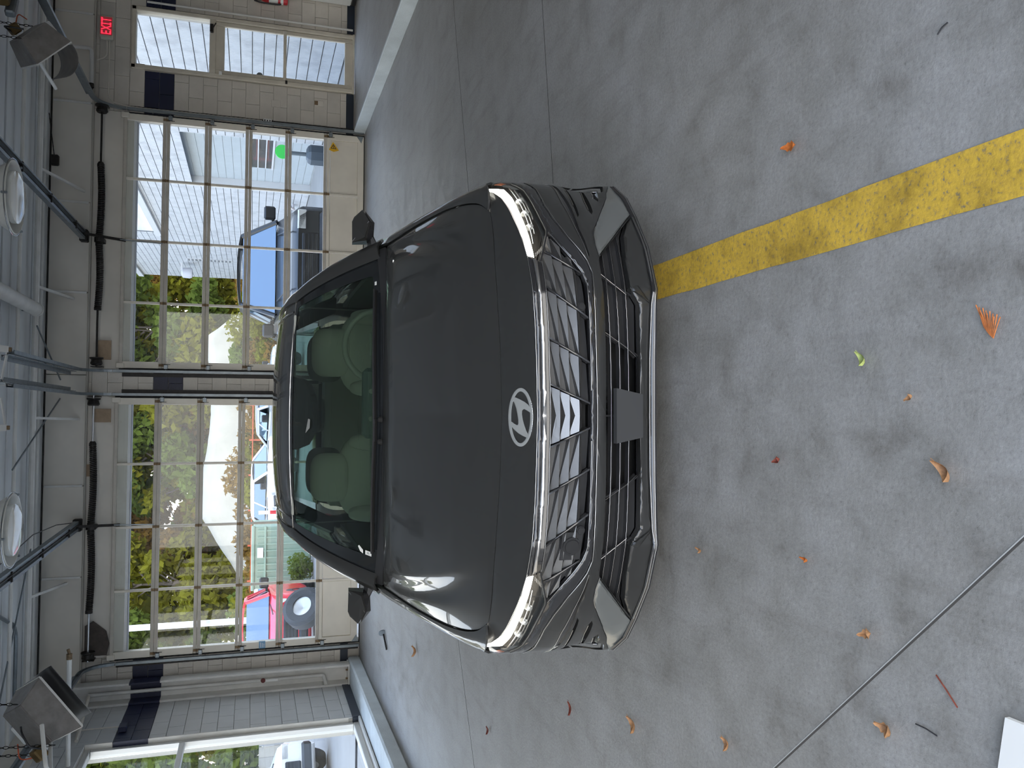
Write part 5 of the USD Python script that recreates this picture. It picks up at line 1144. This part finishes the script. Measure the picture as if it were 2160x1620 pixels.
# --- emblem: oval ring with the slanted letter
ec = (-.006, .667)
def emb(p, d):
    x = ec[0]+p[:, 0]; z = ec[1]+p[:, 1]
    return np.stack([x, FY(x, z)-.007+d, z], 1)
th = np.linspace(0, 2*PI, 72)[:-1]; ax_o, bz_o = .0985, .0245
oval = Polygon([(ax_o*math.cos(a), bz_o*math.sin(a)) for a in th]); ring = oval.difference(Polygon([(.0875*math.cos(a), .0200*math.sin(a)) for a in th]))
def crop_pts(*p):   # (image column, image row) fractions of the badge -> badge plane
    return [(-(b-810)/498*ax_o, -(a-458)/203*bz_o) for a, b in p]
up_leg = crop_pts((365, 470), (440, 505), (520, 550), (575, 595), (615, 650), (635, 690), (620, 730), (600, 715), (560, 690), (520, 668), (495, 678), (478, 700), (476, 760), (490, 850), (515, 940), (545, 1030), (575, 1090), (590, 1110), (560, 1150), (500, 1125), (430, 1085), (370, 1035), (320, 985), (290, 960), (285, 890), (305, 890), (350, 925), (390, 945), (412, 945), (424, 920), (424, 860), (410, 760), (390, 660), (365, 585), (340, 530), (330, 500))
letter = Polygon(up_leg).buffer(0).intersection(oval)
K('emblem', warp_panel(unary_union([ring, letter]).buffer(.0002), emb, .008, .004), G['chrome'], smooth=30)
# --- bonnet, wings: surfaces between measured edges
def spl(pts, n):
    P = np.array(pts, float); t = np.r_[0, np.cumsum(np.linalg.norm(np.diff(P, axis=0), axis=1))]; t /= t[-1]
    return np.stack([PC(t, P[:, k])(np.linspace(0, 1, n)) for k in range(3)], 1)
NS, NT = 61, 49
gx = np.linspace(0, .757, NS); gz = np.interp(gx, [p[0] for p in GAP], [p[1] for p in GAP]); gz = PC([p[0] for p in GAP], [p[1] for p in GAP])(gx)
Gc = np.stack([gx, FY(gx, gz)+.004, gz], 1)
Sc = spl([(.757, .387, .694), (.812, .50, .713), (.838, .64, .742), (.850, .80, .774), (.853, .98, .808), (.850, 1.16, .843), (.842, 1.36, .880), (.838, 1.50, .905)], NT)
Cc_ = spl([(0, float(Gc[0, 1]), .704), (0, .34, .757), (0, .52, .814), (0, .75, .880), (0, .95, .930), (0, 1.14, .972)], NT)
Rc = spl([(0, 1.14, .972), (.30, 1.17, .967), (.60, 1.27, .947), (.76, 1.39, .925), (.838, 1.50, .905)], NS)
s_ = np.linspace(0, 1, NS)[None, :, None]; t_ = np.linspace(0, 1, NT)[:, None, None]
# spread stations on the gap curve evenly in x
P = (1-t_)*Gc[None] + t_*Rc[None] + (1-s_)*Cc_[:, None] + s_*Sc[:, None] - ((1-s_)*(1-t_)*Gc[0] + s_*(1-t_)*Gc[-1] + (1-s_)*t_*Rc[0] + s_*t_*Rc[-1])
sc = .66+.20*t_[..., 0]
stepf = np.clip((sc-s_[..., 0])/.07+.5, 0, 1); stepf = stepf*stepf*(3-2*stepf)
dip = np.exp(-((s_[..., 0]-sc-.07)/.05)**2)*np.clip(t_[..., 0]*3, 0, 1)*np.clip((1-t_[..., 0])*4, 0, 1)
P[..., 2] += (.030*np.sin(PI*np.clip(s_[..., 0]/1.0, 0, 1))*np.sin(PI*np.clip(t_[..., 0], 0, 1))**.6) + .010*stepf*np.clip(t_[..., 0]*4, 0, 1)*np.clip((1-t_[..., 0])*6, 0, 1)*1.0 - .010*dip
hood_half = P
hood_full = np.concatenate([hood_half[:, ::-1]*np.array([-1, 1, 1.0]), hood_half[:, 1:]], 1)
K('bonnet', shell_mesh(hood_full[:, ::-1], .012), G['body'], smooth=35)
K('bonnet_gap', tube_mesh(np.concatenate([Gc[::-1]*[-1, 1, 1], Gc[1:]])+[0, .002, -.006], .0045, 6), G['void'])
def wing(sg):
    ys = np.r_[np.linspace(.40, .60, 9), np.linspace(.63, 1.72, 40)]
    Sx, Sz = PC(Sc[:, 1], Sc[:, 0]), PC(Sc[:, 1], Sc[:, 2]); out = []
    for y in ys:
        yy = min(y, 1.50); x0, z0 = float(Sx(yy))+.003, float(Sz(yy))-.002
        if y > 1.5: x0, z0 = .838+.02*(y-1.5)/.22, .905+.02*(y-1.5)/.22
        arch = .335+math.sqrt(max(0, .365**2-(y-.87)**2)) if abs(y-.87) < .365 else .20
        zb = arch if y >= .58 else max(arch, np.interp(y, [.40, .50, .58], [.690, .675, .60]))
        xo = .912
        pts = [(x0, z0), (x0+.35*(xo-x0), z0-.006), (x0+.72*(xo-x0), z0-.030), (x0+.93*(xo-x0), z0-.075), (xo, z0-.15)] + [(xo-q, (z0-.15)+(.19-(z0-.15))*f) for f, q in ((.15, -.001), (.45, .004), (.75, .02), (1, .03))]
        px, pz = np.array(pts).T; o = np.argsort(-pz); zq = z0-(z0-zb)*np.linspace(0, 1, 26)**1.6
        if y < .58:
            xlim = np.interp(y, [.40, .50, .58], [.775, .866, .905]); 
        xq = PC(-pz[o], px[o])(-zq)
        out.append(np.stack([sg*xq, 0*xq+y, zq], 1))
    return np.array(out)
for sg in (-1, 1):
    w = wing(sg); K('wing', shell_mesh(w if sg > 0 else w[:, ::-1], .008), G['body'], smooth=38)
    lin = [(sg*.885, .87+.375*math.cos(a), .335+.375*math.sin(a)) for a in np.linspace(-.25, PI+.25, 24)]
    K('arch_liner', grid_mesh(np.stack([np.array(lin), np.array(lin)*[.70, 1, 1]])), G['void'])
# --- scuttle, windscreen with its black border, pillars, roof
def ws(s, t):
    s = np.asarray(s, float); t = np.asarray(t, float)
    B = np.stack([.775*s, 1.15+.35*s*s, .972-.037*s*s], -1); Tp = np.stack([.620*s, 2.02+.085*s*s, 1.336-.032*s*s], -1)
    q = B*(1-t[..., None]) + Tp*t[..., None]
    q[..., 1] -= .040*4*t*(1-t)*.42; q[..., 2] += .040*4*t*(1-t)*.9
    return q
def on_ws(off): return lambda p, d: ws(p[:, 0], p[:, 1]) + np.array([0, -.38, .92])*off - np.array([0, -.38, .92])*d[:, None]
full = sbox(-1, 0, 1, 1)
clear = Polygon([(-.885, .065), (.885, .065), (.925, .96), (-.925, .96)]).buffer(-.03).buffer(.03)
screen = thing_ws = K('windscreen', warp_panel(full.buffer(-.002), on_ws(0), .004, .05), G['shield'], smooth=40)
K('black_border', warp_panel(full.difference(clear), on_ws(.0025), .002, .04), G['frit'], smooth=40)
K('scuttle', shell_mesh(np.array([[(x*1.0, 1.10+.36*(x/.80)**2+f*.09, .945-.032*(x/.80)**2+f*.028) for x in np.linspace(-.82, .82, 25)] for f in (0, .5, 1)]), .01), G['matte'], smooth=40)
for x0, x1, yb0, lab in ((-.66, -.02, .0, 0), (-.12, .60, .012, 1)):
    xs = np.linspace(x0, x1, 14); q = ws(xs/.775, 0*xs+.035+.03*lab*0+.010*np.sin(np.linspace(0, PI, 14)))+[0, -.012, .018]
    wpr = K('wiper', tube_mesh(q, .006, 6), G['matte'], smooth=50); K('wiper_blade', tube_mesh(q+[0, .012, -.010], .004, 5), G['void'], wpr, smooth=50)
    K('wiper_pivot', lathe_mesh([(0, 0), (.014, 0), (.010, .018), (0, .02)], 12, q[0 if lab else -1]+[0, -.03, -.03]), G['void'], wpr)
# washer stickers on the border
def ws_patch(n, s0, s1, t0, t1, m, off=.006, par=None): return K(n, warp_panel(sbox(s0, t0, s1, t1), on_ws(off), .001, .05), m, par)
stk = ws_patch('registration_sticker', -.885, -.855, .055, .105, G['paper']); ws_patch('sticker_print', -.878, -.862, .07, .09, pbr('grey_print', (.45, .46, .46), .7), .0072, stk)
K('inspection_sticker', warp_panel(Polygon([(-.86, .125), (-.835, .16), (-.845, .17), (-.875, .15), (-.885, .125)]), on_ws(.006), .001, .05), G['paper'])
ws_patch('number_sticker', .81, .835, .035, .05, G['paper'])
# sensor housing behind the screen with the mirror below it
K('camera_housing', warp_panel(Polygon([(-.30, .985), (-.235, .78), (-.15, .70), (-.08, .66), (.08, .665), (.20, .72), (.27, .80), (.33, .985)]), on_ws(-.006), .03, .03), G['void'], smooth=40)
mv = K('rear_mirror', rbox_mesh((.045, 1.90, 1.225), (.27, .04, .085), .018), G['matte']); K('mirror_face', rbox_mesh((.045, 1.925, 1.225), (.245, .006, .065), .003), G['bright_steel'], mv); K('mirror_stalk', tube_mesh([(.03, 1.88, 1.24), (.03, 1.84, 1.28)], .012, 8), G['matte'], mv)
K('camera_label', warp_panel(Polygon([(-.14, .735), (-.03, .70), (-.035, .675), (-.10, .68)]), on_ws(.004), .001, .03), pbr('grey_label', (.30, .31, .30), .5))
tt = np.linspace(0, 1, 20)
roofy = np.array([2.02, 2.20, 2.40, 2.60, 2.85, 3.10, 3.35, 3.50]); roofz = PC(roofy, [1.336, 1.378, 1.404, 1.415, 1.412, 1.394, 1.358, 1.325])
roofe = PC(roofy, [.625, .615, .605, .600, .595, .588, .575, .565]); roofd = PC([2.02, 2.2, 2.6, 3.5], [.034, .038, .045, .045])
ry = np.linspace(2.02, 3.50, 30); rs_ = np.linspace(-1, 1, 31)
RP = np.array([[(s*roofe(y), y+.085*s*s*(1-min(1, (y-2.02)/.5)), roofz(min(3.5, y))-roofd(y)*abs(s)**2.4) for s in rs_] for y in ry])
K('roof', shell_mesh(RP[:, ::-1], .012), G['body'], smooth=40)
K('roof_header', tube_mesh(ws(rs_, 0*rs_+1.0)+[0, .004, .004], .004, 6), G['edge'], smooth=60)
for sg in (-1, 1):
    dl = np.array([(sg*(roofe(y)*.90), y+.06*(1-min(1, (y-2.02)/.5)), roofz(y)-roofd(y)*.90**2.4+.002) for y in np.linspace(2.05, 3.45, 30)])
    K('roof_ditch', tube_mesh(dl, .006, 6), G['gloss'], smooth=60)
    # windscreen pillar and roof rail: a band from the glass edge to the door glass
    a = np.vstack([ws(0*tt+sg, tt), RP[1:, -1 if sg > 0 else 0]]); n = len(a)
    k = np.linspace(0, 1, n)
    dxo = np.interp(np.arange(n), [0, 19, 26, n-1], [.083, .066, .058, .05]); dzo = np.interp(np.arange(n), [0, 19, 26, n-1], [-.006, -.026, -.050, -.055])
    dyo = np.interp(np.arange(n), [0, 19, n-1], [.03, .03, 0])
    b = a + np.stack([sg*dxo, dyo, dzo], 1); mid = (a+b)/2 + np.stack([sg*.006+0*k, -.016+.012*k, .018+0*k], 1)
    K('windscreen_pillar', shell_mesh(np.stack([a, a*.65+mid*.35+[0, 0, .006], mid, b*.6+mid*.4+[sg*.004, 0, .003], b][::-1 if sg > 0 else 1]), .01), G['body'], smooth=45)
    K('pillar_trim', tube_mesh(a[:20]+[sg*.004, -.004, .004], .006, 6), G['gloss'], smooth=60)
    # doors and rear quarter
    def side(y0, y1, nY):
        out = []
        for y in np.linspace(y0, y1, nY):
            zb = np.interp(y, [1.7, 2.6, 3.6, 4.2, 4.65], [.925, .945, .985, 1.03, 1.0]); xb = np.interp(y, [1.5, 1.72, 2.4, 3.4, 4.1, 4.65], [.85, .862, .868, .860, .80, .68])
            xo = np.interp(y, [1.7, 3.6, 4.2, 4.65], [.912, .912, .90, .80])
            arch = .335+math.sqrt(max(0, .365**2-(y-3.59)**2)) if abs(y-3.59) < .365 else .20
            pts = [(xb, zb), (xb+.4*(xo-xb), zb-.02), (xb+.8*(xo-xb), zb-.07), (xo, zb-.17), (xo, .60), (xo-.006, .45), (xo-.03, .30), (xo-.05, .19)]
            px, pz = np.array(pts).T; zq = zb-(zb-arch)*np.linspace(0, 1, 22)**1.4
            out.append(np.stack([sg*PC(-pz, px)(-zq), 0*zq+y, zq], 1))
        return np.array(out)
    for nm, y0, y1 in (('front_door', 1.728, 2.66), ('rear_door', 2.668, 3.42), ('rear_quarter', 3.428, 4.62)):
        g = side(y0, y1, 24); part = K(nm, shell_mesh(g if sg > 0 else g[:, ::-1], .01), G['body'], smooth=40)
        if 'door' in nm: K('door_handle', rbox_mesh((sg*.915, y1-.16, .80), (.03, .20, .035), .012), G['body'], part)
    belt = np.array([(sg*np.interp(y, [1.5, 1.72, 2.4, 3.4, 3.9], [.858, .862, .868, .860, .80]), y, np.interp(y, [1.5, 1.7, 2.6, 3.6, 3.9], [.925, .927, .945, .985, 1.0])) for y in np.linspace(1.52, 3.75, 30)])
    idx = np.linspace(0, n-1, 30).astype(int); rail = b[idx]
    K('side_glass', shell_mesh(np.stack([belt, belt*.5+rail*.5+[sg*.014, 0, 0], rail][::1 if sg > 0 else -1]), .005), G['tint'], smooth=50)
    K('belt_moulding', tube_mesh(belt+[sg*.004, 0, .003], .008, 6), G['matte'], smooth=60)
    K('centre_pillar', MB().bar((sg*.862, 2.62, .94), (sg*.655, 2.62, 1.345), .09, .02).bar((sg*.80, 3.55, .97), (sg*.61, 3.30, 1.31), .12, .03).mesh(), G['matte'])
    # mirror: faceted shell on a dark foot
    ms = thing_m = K('door_mirror', hull_mesh([(sg*x, y, z) for x, y, z in ((.862, 1.60, 1.066), (.966, 1.60, 1.068), (.99, 1.60, 1.058), (1.022, 1.57, 1.022), (1.028, 1.60, 1.012), (1.0, 1.66, 1.01), (.862, 1.66, 1.060), (.985, 1.66, 1.055), (.880, 1.535, 1.012), (.960, 1.535, .990), (.955, 1.54, .985), (.868, 1.56, 1.0), (.868, 1.66, .985), (1.0, 1.64, .985))]), G['body'])
    K('mirror_lower', hull_mesh([(sg*x, y, z) for x, y, z in ((.870, 1.55, .998), (.960, 1.54, .984), (1.018, 1.575, 1.006), (1.0, 1.65, .985), (.868, 1.65, .985), (.88, 1.57, .965), (.962, 1.57, .960), (.98, 1.63, .965), (.88, 1.64, .965))]), G['gloss'], ms)
    K('mirror_glass', rbox_mesh((sg*.94, 1.668, 1.02), (.12, .006, .065), .003), G['bright_steel'], ms)
    K('mirror_foot', hull_mesh([(sg*x, y, z) for x, y, z in ((.845, 1.55, .945), (.845, 1.68, .945), (.845, 1.66, .985), (.845, 1.56, .975), (.91, 1.57, .985), (.91, 1.64, .985), (.93, 1.60, .975))]), G['matte'], ms)
    K('mirror_crease', tube_mesh([(sg*.866, 1.597, 1.066), (sg*.960, 1.536, .992)], .002, 5), G['edge'], ms)
    wc = lambda y: (sg*.80, y, .318)
    for y in (.87, 3.59):
        wt = K('wheel', lathe_mesh([(.20, -.11), (.29, -.112), (.318, -.09), (.318, .09), (.29, .112), (.20, .11)], 40, wc(y), (1, 0, 0)), G['tyre'], smooth=30)
        mb = MB().lathe([(0, .02), (.05, .05), (.19, .06), (.205, .105), (.205, -.10), (.19, -.08), (0, -.05)], 36, wc(y), (sg, 0, 0))
        for i in range(10): a = i*PI/5; mb.bar((sg*.87, y, .318), (sg*.89, y+.195*math.cos(a), .318+.195*math.sin(a)), .028, .02)
        K('wheel_rim', mb, G['rim'], wt)
# --- tail: rear screen, boot, bumper, floor pan
rwp = np.array([[((1-f)*.565*s+f*.70*s, 3.50+f*.62+(.05*s*s), 1.325-.045*abs(s)**2.4*(1-f)-f*.27-.02*s*s*f) for s in rs_] for f in np.linspace(0, 1, 8)])
K('rear_screen', shell_mesh(rwp[:, ::-1], .005), facing_glass('rear_screen_glass', (.78, .88, .85), .04), smooth=40)
bt = np.array([[(s*(.70+.0*f), 4.12+f*.48, 1.055-.02*s*s*(1-f)+.012*math.sin(PI*f)-.01*f) for s in rs_] for f in np.linspace(0, 1, 8)])
K('boot_lid', shell_mesh(bt[:, ::-1], .01), G['body'], smooth=40)
K('tail_panel', hull_mesh([(sx*a, y, z) for sx in (-1, 1) for a, y, z in ((.72, 4.56, 1.03), (.78, 4.60, .80), (.78, 4.66, .60), (.76, 4.66, .35), (.74, 4.58, .24), (.70, 4.50, .24), (.70, 4.50, 1.02))]), G['body'])
K('tail_lamp', rbox_mesh((0, 4.655, .86), (1.46, .05, .06), .015), G['red'])
K('floor_pan', hull_mesh([(sx*a, y, z) for sx in (-1, 1) for a, y, z in ((.60, .20, .20), (.60, .20, .24), (.66, 1.3, .19), (.66, 1.3, .26), (.66, 4.4, .22), (.66, 4.4, .26))]), G['void'])
K('bulkhead', box_mesh((0, 1.32, .58), (1.55, .02, .70)), G['void'])
for sg in (-1, 1): K('door_card', box_mesh((sg*.80, 2.5, .62), (.03, 2.1, .58)), G['interior_d'])
# --- cabin
K('dashboard', shell_mesh(np.array([[(x, y, z+.02*math.cos(x*1.9)) for x in np.linspace(-.74, .74, 21)] for y, z in ((1.42, .905), (1.60, .915), (1.78, .905), (1.86, .87), (1.88, .78))]), .02), G['dash'], smooth=40)
K('instrument_hood', rbox_mesh((.06, 1.72, .955), (.36, .10, .075), .02), pbr('screen_back', (.10, .13, .13), .4)); 
for x in (-.02, .12): K('hood_button', lathe_mesh([(0, 0), (.013, 0), (.012, .006), (0, .006)], 12, (x, 1.665, .955), (0, -1, .1)), G['dash'])
st = K('steering_wheel', tube_mesh([(.37+.185*math.cos(a), 1.84+.07*math.sin(a), .90+.165*math.sin(a)) for a in np.linspace(0, 2*PI, 40)[:-1]], .016, 8, True), G['dash'], smooth=60)
K('wheel_hub', rbox_mesh((.37, 1.83, .89), (.17, .06, .11), .025), G['dash'], st)
def pillow(c, w, h, d, tilt, k=3.2):
    a = np.linspace(0, 2*PI, 33); out = []
    for f, sc_ in ((-1, .55), (-.8, .86), (-.4, .98), (0, 1), (.4, .98), (.8, .86), (1, .55)):
        out.append(np.stack([np.sign(np.cos(a))*np.abs(np.cos(a))**(2/k)*w/2*sc_, 0*a+f*d/2, np.sign(np.sin(a))*np.abs(np.sin(a))**(2/k)*h/2*sc_], 1))
    g = grid_mesh(np.array(out)); g = trimesh.util.concatenate([g, hull_mesh(np.vstack([out[0], out[0]+[0, .003, 0]])), hull_mesh(np.vstack([out[-1], out[-1]-[0, .003, 0]]))])
    g.apply_transform(trimesh.transformations.rotation_matrix(-tilt, [1, 0, 0])); g.apply_translation(c); return g
for sx in (-1, 1):
    x = sx*.37
    se = K('front_seat', pillow((x, 2.40, .74), .52, .62, .14, .30, 3.6), G['interior'], smooth=50)
    K('seat_cushion', pillow((x, 2.12, .52), .50, .50, .16, PI/2-.1, 4), G['interior'], se, smooth=50)
    K('headrest', pillow((x, 2.46, 1.085), .29, .235, .10, .18, 3.4), G['interior'], se, smooth=50)
    K('headrest_back', pillow((x-.03*sx, 2.54, 1.115), .29, .215, .06, .18, 3.4), G['interior_d'], se, smooth=50)
    K('headrest_posts', MB().tube([(x-.06, 2.46, 1.0), (x-.06, 2.44, .94)], .008, 6).tube([(x+.06, 2.46, 1.0), (x+.06, 2.44, .94)], .008, 6).mesh(), G['bright_steel'], se)
    for e in (-1, 1): K('seat_bolster', pillow((x+e*.21, 2.36, .73), .11, .52, .15, .30, 3), G['interior'], se, smooth=50)
rb_ = K('rear_bench', rbox_mesh((0, 3.42, .72), (1.30, .14, .66), .05, trimesh.transformations.rotation_matrix(-.35, [1, 0, 0])[:3, :3]), G['interior'])
for x in (-.42, 0, .42): K('rear_headrest', pillow((x, 3.55, 1.09), .25, .14, .09, .3, 3.2), G['interior_d'], rb_, smooth=50)
K('rear_cushion', rbox_mesh((0, 3.10, .50), (1.3, .55, .16), .05), G['interior'], rb_)
K('parcel_shelf', box_mesh((0, 3.85, 1.0), (1.2, .5, .02)), G['interior_d'])
K('headlining', shell_mesh(RP[2:, :]-[0, 0, .03], .006), pbr('pale_headlining', (.40, .41, .38), .9), smooth=40)
for sx in (-1, 1): K('sun_visor', rbox_mesh((sx*.36, 2.12, 1.315), (.36, .14, .012), .004), pbr('visor_cloth_%s' % ('a' if sx < 0 else 'b'), (.38, .39, .36), .9))
for sx in (-1, 1): K('seat_belt', MB().bar((sx*.66, 2.66, 1.22), (sx*.64, 2.60, .60), .045, .003).mesh(), G['interior_d'])
